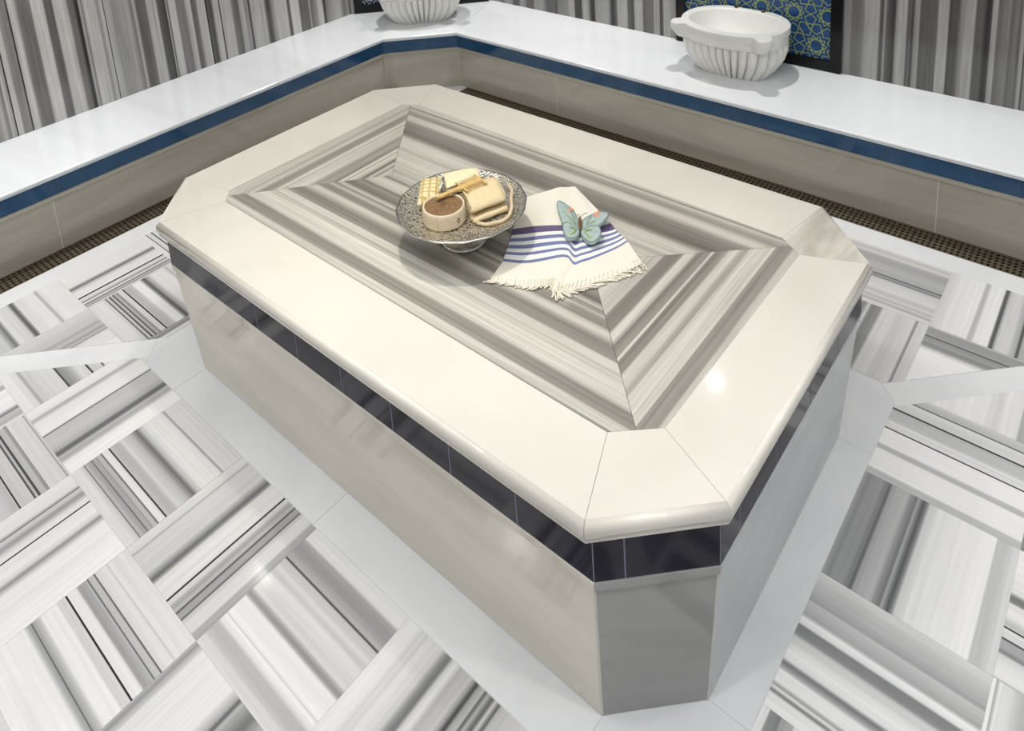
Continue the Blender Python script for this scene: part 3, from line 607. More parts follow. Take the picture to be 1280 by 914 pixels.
# ------------------------------------------------------------------ marble basins
def basin(loc, rot, label):
    t = empty('marble_basin', loc, label, 'basin', None)
    ca, sa = math.cos(rot), math.sin(rot)
    NT = 240
    def world(x, y, z): return (loc[0]+x*ca-y*sa, loc[1]+x*sa+y*ca, loc[2]+z)
    def sup(a, b, th, n=2.5):
        c, s = abs(math.cos(th)), abs(math.sin(th))
        return ((c/a)**n+(s/b)**n)**(-1/n)
    lobes = [(-.222, -.132), (.205, -.153)]
    def lobe_r(th, scale=1., rad=.040):
        rad = rad*1.08
        r = sup(.258*scale, .204*scale, th, 2.15)
        for lx, ly in lobes:
            lx, ly = lx*scale, ly*scale
            d = math.hypot(lx, ly); da = th-math.atan2(ly, lx)
            k = d*math.sin(da)
            if math.cos(da) > 0 and abs(k) < rad: r = max(r, d*math.cos(da)+math.sqrt(rad*rad-k*k))
        if math.sin(th) > .05: r = min(r, .186/math.sin(th))
        return r
    ths = [2*math.pi*k/NT for k in range(NT)]
    loops = []
    def add(fn, z): loops.append([(fn(th)*math.cos(th), fn(th)*math.sin(th), z) for th in ths])
    def flute(th, amp): return -2.1*amp*(1-abs(math.sin(th*15)))**1.7
    # body from the foot up
    body = [(0, .172, .106, .006), (.006, .178, .112, .011), (.03, .198, .130, .014), (.06, .220, .146, .014), (.09, .236, .162, .014), (.12, .246, .172, .013), (.145, .250, .176, .012), (.160, .248, .176, .009), (.168, .242, .173, .004)]
    for z, a, b, am in body: add(lambda th, a=a, b=b, am=am, z=z: sup(a, b, th, 3.0-4*z)+flute(th, am), z)
    add(lambda th: sup(.246, .182, th, 2.3), .172)
    add(lambda th: max(sup(.250, .184, th, 2.2), lobe_r(th, .93, .030)), .178)
    add(lambda th: lobe_r(th, .965, .034), .198)
    add(lambda th: lobe_r(th, .97, .035), .204)
    add(lambda th: lobe_r(th, .985, .038), .210)
    add(lambda th: lobe_r(th, 1, .040), .216)
    add(lambda th: lobe_r(th, 1, .040), .244)
    add(lambda th: lobe_r(th, .992, .038), .250)
    n_out = len(loops)
    v = [world(*p) for lp in loops for p in lp]
    f = [(k*NT+i, k*NT+(i+1) % NT, (k+1)*NT+(i+1) % NT, (k+1)*NT+i) for k in range(n_out-1) for i in range(NT)]
    f.append(tuple(range(NT))[::-1])
    mesh('bowl', v, f, M_BASIN, t, smooth=False)
    loops.clear()
    add(lambda th: lobe_r(th, .992, .038), .250)
    add(lambda th: sup(.230, .168, th, 2.1), .2515)
    for z, a, b in ((.250, .223, .161), (.240, .218, .156), (.20, .205, .144), (.15, .172, .118), (.11, .135, .09), (.095, .08, .05), (.092, .01, .008)):
        add(lambda th, a=a, b=b: sup(a, b, th, 2.1), z)
    v = [world(*p) for lp in loops for p in lp]
    f = [(k*NT+i, k*NT+(i+1) % NT, (k+1)*NT+(i+1) % NT, (k+1)*NT+i) for k in range(len(loops)-1) for i in range(NT)]
    f.append(tuple(range((len(loops)-1)*NT, len(loops)*NT)))
    rim = mesh('rim', v, f, M_BASIN, t)
    for p in rim.data.polygons[NT*2:]: p.use_smooth = True
    # two dark fittings on the back of the rim
    for sx in (-.07, .07):
        vv, ff = [], []
        for z, r in ((.2505, .010), (.262, .010), (.264, .007)):
            vv += [world(sx+r*math.cos(2*math.pi*k/12), .170+r*math.sin(2*math.pi*k/12), z) for k in range(12)]
        for l in range(2):
            for k in range(12): ff.append((l*12+k, l*12+(k+1) % 12, (l+1)*12+(k+1) % 12, (l+1)*12+k))
        ff.append(tuple(range(24, 36)))
        tag(mesh('rim_fitting', vv, ff, M_DARKMETAL, t), 'small dark metal rim fitting')
    return t
M_DARKMETAL = plain('dark_fitting_metal', (.06, .055, .05), .35, metal=.9)
basin((-.050, 1.868, .3402), 0, 'fluted white marble basin on the bench in front of the blue and yellow-green lattice panel')
bc_ = Vector(((CW0[0]+CW1[0])/2, (CW0[1]+CW1[1])/2))+cn*.212
basin((bc_.x, bc_.y, .3402), math.atan2(cd.y, cd.x), 'fluted white marble basin in the bench corner, cut by the top of the picture')

# ------------------------------------------------------------------ framed lattice panels on the walls
def lattice_segments(w0, w1, h0, h1, edge):
    ap = edge/(2*math.tan(math.pi/10)); D = 2*ap; Rr = edge/(2*math.sin(math.pi/10))
    v1 = Vector((D, 0)); v2 = Vector((D*math.cos(R(72)), D*math.sin(R(72))))
    polys = []
    for i in range(-14, 15):
        for j in range(-14, 15):
            c = v1*i+v2*j
            if not (w0-D*1.2 < c.x < w1+D*1.2 and h0-D*1.2 < c.y < h1+D*1.2): continue
            polys.append([c+Vector((Rr*math.cos(R(18+36*k)), Rr*math.sin(R(18+36*k)))) for k in range(10)])
            # the bow-tie gap between four decagons
            P = lambda cc, k: cc+Vector((Rr*math.cos(R(18+36*k)), Rr*math.sin(R(18+36*k))))
            polys.append([P(c, 0), P(c, 1), P(c+v2, -3), P(c+v2, -2) if False else P(c+v2, -2), P(c+v1, 3) if False else P(c+v1+v2, 5), P(c+v1, 3)])
    segs = []
    def cross(a, b): return a.x*b.y-a.y*b.x
    for pl in polys[::1]:
        n = len(pl)
        if n != 10: continue
        rays = []
        for k in range(n):
            a, b = pl[k], pl[(k+1) % n]; m = (a+b)/2; e = (b-a).normalized()
            for s in (1, -1):
                th = R(58)*s
                d = Vector((e.x*s*math.cos(th)-e.y*s*math.sin(th), e.x*s*math.sin(th)+e.y*s*math.cos(th)))
                rays.append((m, d, k))
        for m, d, k in rays:
            best = None
            for m2, d2, k2 in rays:
                if k2 == k: continue
                den = cross(d, d2)
                if abs(den) < 1e-6: continue
                t = cross(m2-m, d2)/den; u = cross(m2-m, d)/den
                if t > 1e-6 and u > 1e-6 and abs(t-u) < 1e-5 and (best is None or t < best): best = t
            if best: segs.append((m, m+d*best))
            # continue outside the decagon until the gap figure closes
            segs.append((m, m-d*edge*.62))
        # inner star ring
        c = sum(pl, Vector((0, 0)))/10
        for k in range(10):
            a = c+Vector((ap*.62*math.cos(R(36*k)), ap*.62*math.sin(R(36*k)))); b = c+Vector((ap*.62*math.cos(R(36*(k+3))), ap*.62*math.sin(R(36*(k+3)))))
            segs.append((a, b))
    out = []
    for a, b in segs:
        t0, t1 = 0., 1.; d = b-a; ok = True
        for p_, q_ in ((-d.x, a.x-w0), (d.x, w1-a.x), (-d.y, a.y-h0), (d.y, h1-a.y)):
            if abs(p_) < 1e-9:
                if q_ < 0: ok = False
            else:
                r_ = q_/p_
                if p_ < 0: t0 = max(t0, r_)
                else: t1 = min(t1, r_)
        if ok and t1-t0 > 1e-4: out.append((a+d*t0, a+d*t1))
    return out
def framed(origin, frame, W2, label, mt, ml, edge=.052):
    """frame(u, v, w): u along the wall, v height, w out of the wall"""
    t = empty('lattice_panel', origin, label, 'wall panel')
    z0, z1, fwid = .342, 1.62, .052
    def bar(name, pts, depth=.022):
        v = [frame(u, vv, .001) for u, vv in pts]+[frame(u, vv, depth) for u, vv in pts]
        # bevelled face
        cx = sum(p[0] for p in pts)/4; cz = sum(p[1] for p in pts)/4
        mesh(name, v, [(4, 5, 6, 7), (0, 1, 5, 4), (1, 2, 6, 5), (2, 3, 7, 6), (3, 0, 4, 7)], M_FRAME, t)
    g = .0005
    bar('frame_bar', [(-W2+g, z0), (W2-g, z0), (W2-fwid-g, z0+fwid), (-W2+fwid+g, z0+fwid)])
    bar('frame_bar', [(-W2+fwid+g, z1-fwid), (W2-fwid-g, z1-fwid), (W2-g, z1), (-W2+g, z1)])
    bar('frame_bar', [(-W2, z0+g), (-W2+fwid, z0+fwid+g), (-W2+fwid, z1-fwid-g), (-W2, z1-g)])
    bar('frame_bar', [(W2-fwid, z0+fwid+g), (W2, z0+g), (W2, z1-g), (W2-fwid, z1-fwid-g)])
    a, b, c, d = -W2+fwid, W2-fwid, z0+fwid, z1-fwid
    mesh('tiled_field', [frame(a, c, .006), frame(b, c, .006), frame(b, d, .006), frame(a, d, .006)], [(0, 1, 2, 3)], mt, t)
    v, f = [], []
    for p, q in lattice_segments(a, b, c, d, edge):
        e = (q-p); L = e.length; e = e/L; n = Vector((-e.y, e.x))*.0023
        k = len(v)
        for s_ in (p-n, q-n, q+n, p+n):
            v.append(frame(s_.x, s_.y, .0072+.0012*((k*7919) % 97)/97))
        f.append((k, k+1, k+2, k+3))
    tag(mesh('lattice_lines', v, f, ml, t), kind='stuff')
framed((-.040, WY, .342), lambda u, v, w_: (-.040+u, WY-w_, v), .428, 'black-framed blue panel with yellow-green star lattice behind the right basin', M_TILEBLUE, M_LINEG)
cm = ((CW0[0]+CW1[0])/2, (CW0[1]+CW1[1])/2)
framed((cm[0], cm[1], .342), lambda u, v, w_: (cm[0]+cd.x*u+cn.x*w_, cm[1]+cd.y*u+cn.y*w_, v), .428, 'black-framed dark navy panel with white lattice behind the corner basin', M_TILENAVY, M_LINEW)

# ------------------------------------------------------------------ cake stand
def lathe(name, prof_, cx, cy, mat, parent, n=96, wav=0, smooth=True):
    v, f = [], []
    for r, z in prof_:
        for k in range(n):
            th = 2*math.pi*k/n; rr_ = r*(1+wav*math.cos(th*16)*(r/.18)**6)
            v.append((cx+rr_*math.cos(th), cy+rr_*math.sin(th), z))
    for l in range(len(prof_)-1):
        for k in range(n): f.append((l*n+k, l*n+(k+1) % n, (l+1)*n+(k+1) % n, (l+1)*n+k))
    return mesh(name, v, f, mat, parent, smooth=smooth)
def relief_metal():
    m, nd, ln, p = mat_new('embossed_silver')
    tc = N(nd, 'ShaderNodeTexCoord')
    vo = N(nd, 'ShaderNodeTexVoronoi', feature='DISTANCE_TO_EDGE'); vo.inputs['Scale'].default_value = 110
    ln.new(tc.outputs['Object'], vo.inputs['Vector'])
    cr = N(nd, 'ShaderNodeValToRGB'); cr.color_ramp.elements[0].position = .05; cr.color_ramp.elements[1].position = .28
    cr.color_ramp.elements[0].color = (.80, .77, .68, 1); cr.color_ramp.elements[1].color = (.20, .18, .13, 1)
    ln.new(vo.outputs['Distance'], cr.inputs[0]); ln.new(cr.outputs[0], p.inputs['Base Color'])
    b = N(nd, 'ShaderNodeBump'); b.invert = True; b.inputs['Strength'].default_value = .8; b.inputs['Distance'].default_value = .003
    ln.new(vo.outputs['Distance'], b.inputs['Height']); ln.new(b.outputs[0], p.inputs['Normal'])
    p.inputs['Metallic'].default_value = .85; p.inputs['Roughness'].default_value = .30
    return m
M_EMB = relief_metal()
M_SILVER = plain('polished_silver', (.72, .71, .68), .12, metal=1)
SX, SY = .046, -.118
stand = empty('cake_stand', (SX, SY, H), 'round embossed silver footed stand holding bath things, on the striped platform top', 'stand')
z = H
lathe('plate', [(.001, z+.108), (.12, z+.108), (.150, z+.110), (.170, z+.1145), (.178, z+.118), (.1815, z+.119), (.182, z+.1165), (.176, z+.112), (.15, z+.1055), (.05, z+.102), (.001, z+.102)], SX, SY, M_EMB, stand, 128, .006)
lathe('rim_band', [(.1795, z+.1188), (.182, z+.1205), (.1850, z+.119), (.1850, z+.116), (.1825, z+.1145), (.1795, z+.1165)], SX, SY, M_SILVER, stand, 128, .006)
lathe('stem', [(.030, z+.1025), (.022, z+.092), (.014, z+.082), (.012, z+.070), (.019, z+.062), (.019, z+.056), (.012, z+.050), (.014, z+.038), (.024, z+.028), (.030, z+.025)], SX, SY, M_SILVER, stand, 48)
lathe('foot', [(.026, z+.030), (.040, z+.022), (.053, z+.014), (.058, z+.010), (.0625, z+.0105), (.0655, z+.007), (.066, z+.003), (.064, z+.0003), (.001, z+.0003)], SX, SY, M_SILVER, stand, 72)

# ------------------------------------------------------------------ bath things on the stand
ZP = H+.1085
M_BAND = plain('cream_cotton_band', (.72, .60, .42), .9, noise=.06, nscale=60, bump=.5, bscale=400)
M_LOOFAH = plain('brown_bristle_face', (.23, .135, .065), .95, noise=.45, nscale=260, bump=1, bscale=500)
M_MITT = plain('cream_mitt_cloth', (.70, .575, .35), .92, noise=.05, nscale=40, bump=.5, bscale=500)
M_WOOD = plain('pale_comb_wood', (.62, .42, .16), .55, noise=.15, nscale=50)
M_CORD = plain('cream_cord', (.68, .55, .36), .9, noise=.15, nscale=300, bump=.8, bscale=600)
def scrubber():
    cx, cy = .054, -.193
    o = empty('round_scrubber', (cx, cy, ZP), 'drum-shaped scrubber with cream cloth side and brown bristly face on the silver stand', 'scrubber')
    n = 72; v, f = [], []
    prof_ = [(.0475, .002), (.0515, .0), (.054, .004), (.0555, .016), (.0555, .036), (.0545, .046), (.0525, .050), (.0500, .049), (.0490, .045)]
    for r, zz in prof_:
        for k in range(n):
            th = 2*math.pi*k/n; q_ = 1+.012*math.sin(3*th+1)
            v.append((cx+1.07*r*q_*math.cos(th), cy+1.07*r*q_*math.sin(th), ZP+zz+.0015*math.sin(2*th)*(zz > .03)))
    for l in range(len(prof_)-1):
        for k in range(n): f.append((l*n+k, l*n+(k+1) % n, (l+1)*n+(k+1) % n, (l+1)*n+k))
    mesh('cloth_side', v, f, M_BAND, o, smooth=True)
    v, f = [(cx, cy, ZP+.049)], []
    rs = random.Random(2); m = 10
    for l in range(1, m+1):
        for k in range(n):
            th = 2*math.pi*k/n; r = .0532*l/m; q_ = 1+.012*math.sin(3*th+1)
            v.append((cx+r*q_*math.cos(th), cy+r*q_*math.sin(th), ZP+.0485-.004*(l/m)**3+rs.uniform(-.0012, .0012)))
    for k in range(n): f.append((0, 1+k, 1+(k+1) % n))
    for l in range(m-1):
        for k in range(n): f.append((1+l*n+k, 1+(l+1)*n+k, 1+(l+1)*n+(k+1) % n, 1+l*n+(k+1) % n))
    mesh('bristle_face', v, f, M_LOOFAH, o)
    # stitched seam down the side and a small eyelet
    a = R(-62)
    pts = [(cx+.0598*math.cos(a), cy+.0598*math.sin(a), ZP+zz) for zz in (.004, .046)]
    tube('side_seam', pts, .0009, M_CORD, o)
    a = R(-5)
    tag(tube('eyelet', [(cx+.0592*math.cos(a+.06*math.cos(t_)), cy+.0592*math.sin(a+.06*math.cos(t_)), ZP+.024+.006*math.sin(t_)) for t_ in [2*math.pi*k/12 for k in range(13)]], .0016, M_DARKMETAL, o), 'dark eyelet')
def tube(name, pts, r, mat, parent, n=8, radii=None):
    pts = [Vector(p) for p in pts]; v, f = [], []
    for i, p in enumerate(pts):
        t_ = (pts[min(i+1, len(pts)-1)]-pts[max(i-1, 0)]).normalized()
        a = t_.cross(Vector((0, 0, 1)))
        if a.length < .1: a = t_.cross(Vector((1, 0, 0)))
        a.normalize(); b = t_.cross(a); q_ = radii[i] if radii else r
        for k in range(n):
            th = 2*math.pi*k/n; v.append(tuple(p+a*math.cos(th)*q_+b*math.sin(th)*q_))
    for i in range(len(pts)-1):
        for k in range(n): f.append((i*n+k, i*n+(k+1) % n, (i+1)*n+(k+1) % n, (i+1)*n+k))
    f.append(tuple(range(n))[::-1]); f.append(tuple(range((len(pts)-1)*n, len(pts)*n)))
    return mesh(name, v, f, mat, parent, smooth=True)
def catmull(pts, n=8):
    pts = [Vector(p) for p in pts]; out = []
    for i in range(len(pts)-1):
        p0, p1, p2, p3 = pts[max(i-1, 0)], pts[i], pts[i+1], pts[min(i+2, len(pts)-1)]
        for k in range(n):
            t = k/n
            out.append(.5*((2*p1)+(p2-p0)*t+(2*p0-5*p1+4*p2-p3)*t*t+(3*p1-p0-3*p2+p3)*t**3))
    out.append(pts[-1]); return out
scrubber()

def ribbon(name, path, origin, ldir, wdir, width, th, mat, parent, skew=0, nw=8):
    """a folded cloth: path is (along, height) points extruded across wdir, with thickness th"""
    path = catmull([(p[0], 0, p[1]) for p in path], 6)
    n = len(path); v, f = [], []
    rs = random.Random(n)
    for s_ in (0, 1):
        for i, p in enumerate(path):
            t_ = (path[min(i+1, n-1)]-path[max(i-1, 0)]); nn = Vector((-t_.z, 0, t_.x)).normalized()*th*(.5-s_)
            for k in range(nw+1):
                u = k/nw-.5
                q_ = Vector(origin)+Vector((*ldir, 0))*(p.x+nn.x+skew*u)+Vector((*wdir, 0))*(u*width*(1+.02*math.sin(i*.7)))+Vector((0, 0, p.z+nn.z+.001*math.sin(k*1.3+i*.3)))
                v.append(tuple(q_))
    m = nw+1; S = n*m
    for i in range(n-1):
        for k in range(nw):
            a, b, c, d = i*m+k, i*m+k+1, (i+1)*m+k+1, (i+1)*m+k
            f.append((a, b, c, d)); f.append((S+a, S+d, S+c, S+b))
    for i in range(n-1):
        for k, r_ in ((0, 0), (nw, 1)):
            a, b = i*m+k, (i+1)*m+k
            f.append((a, b, S+b, S+a) if r_ == 0 else (a, S+a, S+b, b))
    for k in range(nw):
        f.append((k, S+k, S+k+1, k+1)); a = (n-1)*m+k
        f.append((a, a+1, S+a+1, S+a))
    return mesh(name, v, f, mat, parent, smooth=True)

def mitt():
    ld = Vector((.865, -.50)).normalized(); wd = Vector((.19, .98)).normalized()
    o = empty('folded_bath_mitt', (.085, -.075, ZP), 'cream cloth bath mitt folded over with its end curled, right half of the silver stand', 'mitt')
    path = [(-.062, .030), (-.03, .046), (.0, .050), (.035, .046), (.058, .040), (.066, .032), (.055, .026), (.01, .030), (-.03, .026), (-.05, .018), (-.02, .012), (.03, .010), (.060, .010), (.076, .014), (.080, .008), (.070, .004), (.02, .004), (-.04, .004)]
    ribbon('mitt_cloth', path, (.088, -.076, ZP+.002), ld, wd, .112, .0046, M_MITT, o, skew=.018)
    hem = [Vector((.088, -.076, ZP))+Vector((*ld, 0))*(p[0]+.009)+Vector((*wd, 0))*.0575+Vector((0, 0, p[1]+.004)) for p in path[:7]]
    tube('hem', hem, .0016, M_CORD, o)
    c = [(.105, .028, .014), (.140, .005, .016), (.165, -.028, .015), (.190, -.055, .013), (.205, -.082, .010), (.207, -.108, .008), (.195, -.130, .007), (.178, -.150, .006), (.150, -.158, .006)]
    tag(tube('cord_loop', catmull([(x, y, ZP+zz) for x, y, zz in [(p_x-.010, p_y, p_z) for p_x, p_y, p_z in c]], 6), .0050, M_CORD, o), 'thick cream hanging cord')
mitt()
def behind_cloth():
    o = empty('folded_washcloth', (-.035, -.035, ZP), 'pale cream washcloth folded flat behind the wooden comb', 'washcloth')
    ld = Vector((.65, .76)).normalized(); wd = Vector((.76, -.65)).normalized()
    path = [(-.050, .024), (-.02, .030), (.02, .034), (.046, .032), (.052, .024), (.04, .020), (-.03, .016), (-.048, .012), (-.03, .008), (.04, .006)]
    ribbon('cloth', path, (-.022, -.042, ZP+.002), ld, wd, .075, .004, M_PALECLOTH, o)
M_PALECLOTH = plain('pale_cream_cloth', (.80, .70, .47), .92, noise=.05, nscale=40, bump=.4, bscale=500)
behind_cloth()
def check_mat():
    m, nd, ln, p = mat_new('checked_wrapping')
    tc = N(nd, 'ShaderNodeTexCoord'); mp = N(nd, 'ShaderNodeMapping'); mp.inputs['Rotation'].default_value = (0, 0, R(-42)); mp.inputs['Scale'].default_value = (1, 1, 1)
    br = N(nd, 'ShaderNodeTexBrick'); br.offset = 0; br.inputs['Scale'].default_value = 26; br.inputs['Mortar Size'].default_value = .07
    br.inputs['Brick Width'].default_value = .5; br.inputs['Row Height'].default_value = .5
    br.inputs['Color1'].default_value = (.80, .70, .45, 1); br.inputs['Color2'].default_value = (.74, .62, .36, 1); br.inputs['Mortar'].default_value = (.50, .36, .12, 1)
    ln.new(tc.outputs['Object'], mp.inputs[0]); ln.new(mp.outputs[0], br.inputs['Vector']); ln.new(br.outputs[0], p.inputs['Base Color'])
    p.inputs['Roughness'].default_value = .6
    return m
M_CHECK = check_mat()
def soap():
    q = [Vector(p) for p in ((-.036, -.212), (-.006, -.150), (-.070, -.074), (-.116, -.122))]
    o = empty('wrapped_soap', (-.06, -.135, ZP), 'soap wrapped in yellow checked cloth at the left side of the silver stand', 'soap')
    c = sum(q, Vector((0, 0)))/4; v, f = [], []; n = 10
    for s_ in (0, 1):
        for i in range(n+1):
            for j in range(n+1):
                u, w_ = i/n, j/n
                p = q[0].lerp(q[1], u).lerp(q[3].lerp(q[2], u), w_)
                k = (1-(2*u-1)**6)*(1-(2*w_-1)**6)
                p2 = c+(p-c)*(1 if k > 0 else .985)
                v.append((p2.x, p2.y, ZP+.022+(.022 if s_ == 0 else -.020)*k**.6+.001*math.sin(i*2.1+j)))
    m = n+1
    for s_ in (0, 1):
        for i in range(n):
            for j in range(n):
                a = s_*m*m+i*m+j; t_ = (a, a+m, a+m+1, a+1); f.append(t_ if s_ == 0 else t_[::-1])
    mesh('wrapping', v, f, M_CHECK, o, smooth=True)
    e0, e1 = q[2].lerp(q[1], .12), q[2].lerp(q[1], .92)
    pts = [(e0.lerp(e1, t).x+.012*math.sin(t*6)*.4, e0.lerp(e1, t).y+.01*math.sin(t*9)*.4, ZP+.035+.008*math.sin(t*7)) for t in [k/16 for k in range(17)]]
    tag(tube('tie', pts, .0030, M_SILVER, o), 'silvery tie')
soap()
def comb():
    d = Vector((.24, .97)).normalized(); s_ = Vector((-d.y, d.x))       # along, across
    base = Vector((.030, -.196)); zc = ZP+.060; o = empty('wooden_comb', (base.x, base.y, zc), 'pale wooden comb with teeth on both sides lying across the scrubber and mitt', 'comb')
    def P(a, b, zz): p = base+d*a+s_*b; return (p.x, p.y, zc+zz-.02*(a/.15)*.0)
    # handle + spine outline
    outl = [(0, .004), (.012, .0075), (.035, .006), (.060, .0065), (.078, .009), (.084, .010), (.146, .010), (.150, .008)]
    pts = [(a, b) for a, b in outl]+[(a, -b) for a, b in outl[::-1]]
    n = len(pts); v = [P(a, b*.8, .004) for a, b in pts]+[P(a, b, .0015) for a, b in pts]+[P(a, b, -.002) for a, b in pts]+[P(a, b*.8, -.004) for a, b in pts]
    f = [tuple(range(n))[::-1], tuple(range(3*n, 4*n))]+[(l*n+i, l*n+(i+1) % n, (l+1)*n+(i+1) % n, (l+1)*n+i) for l in range(3) for i in range(n)]
    mesh('comb_spine', v, f, M_WOOD, o)
    for side in (1, -1):
        for end in (.083, .147):
            w_ = .004
            v = [P(end-w_*.5, side*.009, zz) for zz in (-.003, .003)]+[P(end+w_*.5, side*.009, zz) for zz in (-.003, .003)]+[P(end-w_*.5, side*.032, zz) for zz in (-.0015, .0015)]+[P(end+w_*.5, side*.032, zz) for zz in (-.0015, .0015)]
            mesh('end_tooth', v, [(0, 1, 3, 2), (4, 6, 7, 5), (1, 5, 7, 3), (0, 2, 6, 4), (0, 4, 5, 1), (2, 3, 7, 6)], M_WOOD, o)
        k = 10
        tv, tf = [], []
        for t in range(k):
            a = .0865+(.0570)*t/(k-1); w_ = .0014; b0 = len(tv)
            tv += [P(a-w_, side*.008, zz) for zz in (-.0022, .0022)]+[P(a+w_, side*.008, zz) for zz in (-.0022, .0022)]+[P(a-w_*.5, side*.031, zz) for zz in (-.001, .001)]+[P(a+w_*.5, side*.031, zz) for zz in (-.001, .001)]
            tf += [tuple(b0+i for i in q_) for q_ in ((0, 1, 3, 2), (4, 6, 7, 5), (1, 5, 7, 3), (0, 2, 6, 4), (0, 4, 5, 1), (2, 3, 7, 6))]
        tag(mesh('teeth', tv, tf, M_WOOD, o), kind='stuff')
comb()

# ------------------------------------------------------------------ striped fringed towel
TOWEL_ROWS = [[(0.0609, 0.1196), (0.0745, 0.1697), (0.1048, 0.2274), (0.1261, 0.2559), (0.1508, 0.2727), (0.1682, 0.2703)],
              [(0.1382, -0.0115), (0.1777, 0.0398), (0.2433, 0.0836), (0.287, 0.0899), (0.3274, 0.1337), (0.3498, 0.1773)],
              [(0.1543, -0.035), (0.1969, 0.0156), (0.2621, 0.0648), (0.3072, 0.065), (0.3469, 0.1119), (0.3771, 0.1602)],
              [(0.2094, -0.1394), (0.2812, -0.0904), (0.3321, -0.0299), (0.3746, -0.0324), (0.4093, 0.0327), (0.4388, 0.13)],
              [(0.2309, -0.2164), (0.3272, -0.171), (0.3744, -0.1343), (0.404, -0.1389), (0.4651, -0.0441), (0.5165, 0.0729)]]
FRINGE = [(0.2163, -0.222), (0.2766, -0.1989), (0.3299, -0.1804), (0.3712, -0.1479), (0.4157, -0.1664), (0.4497, -0.108), (0.4844, -0.0354), (0.5186, 0.0216), (0.536, 0.0574)]
def cloth_mat():
    m, nd, ln, p = mat_new('striped_towel_cotton')
    at = N(nd, 'ShaderNodeAttribute'); at.attribute_name = 'stripe'
    ln.new(at.outputs['Color'], p.inputs['Base Color']); p.inputs['Roughness'].default_value = .95
    tc = N(nd, 'ShaderNodeTexCoord'); nz = N(nd, 'ShaderNodeTexNoise'); nz.inputs['Scale'].default_value = 420
    b = N(nd, 'ShaderNodeBump'); b.inputs['Strength'].default_value = .5; b.inputs['Distance'].default_value = .001
    ln.new(tc.outputs['Object'], nz.inputs['Vector']); ln.new(nz.outputs[0], b.inputs['Height']); ln.new(b.outputs[0], p.inputs['Normal'])
    return m
M_TOWEL = cloth_mat(); M_FRINGE = plain('cream_fringe_cotton', (.80, .745, .62), .95, noise=.1, nscale=120)
towel = empty('fringed_towel', (.28, .05, H), 'cream cotton towel with blue and purple stripes and a fringe, spread beside the stand', 'towel')
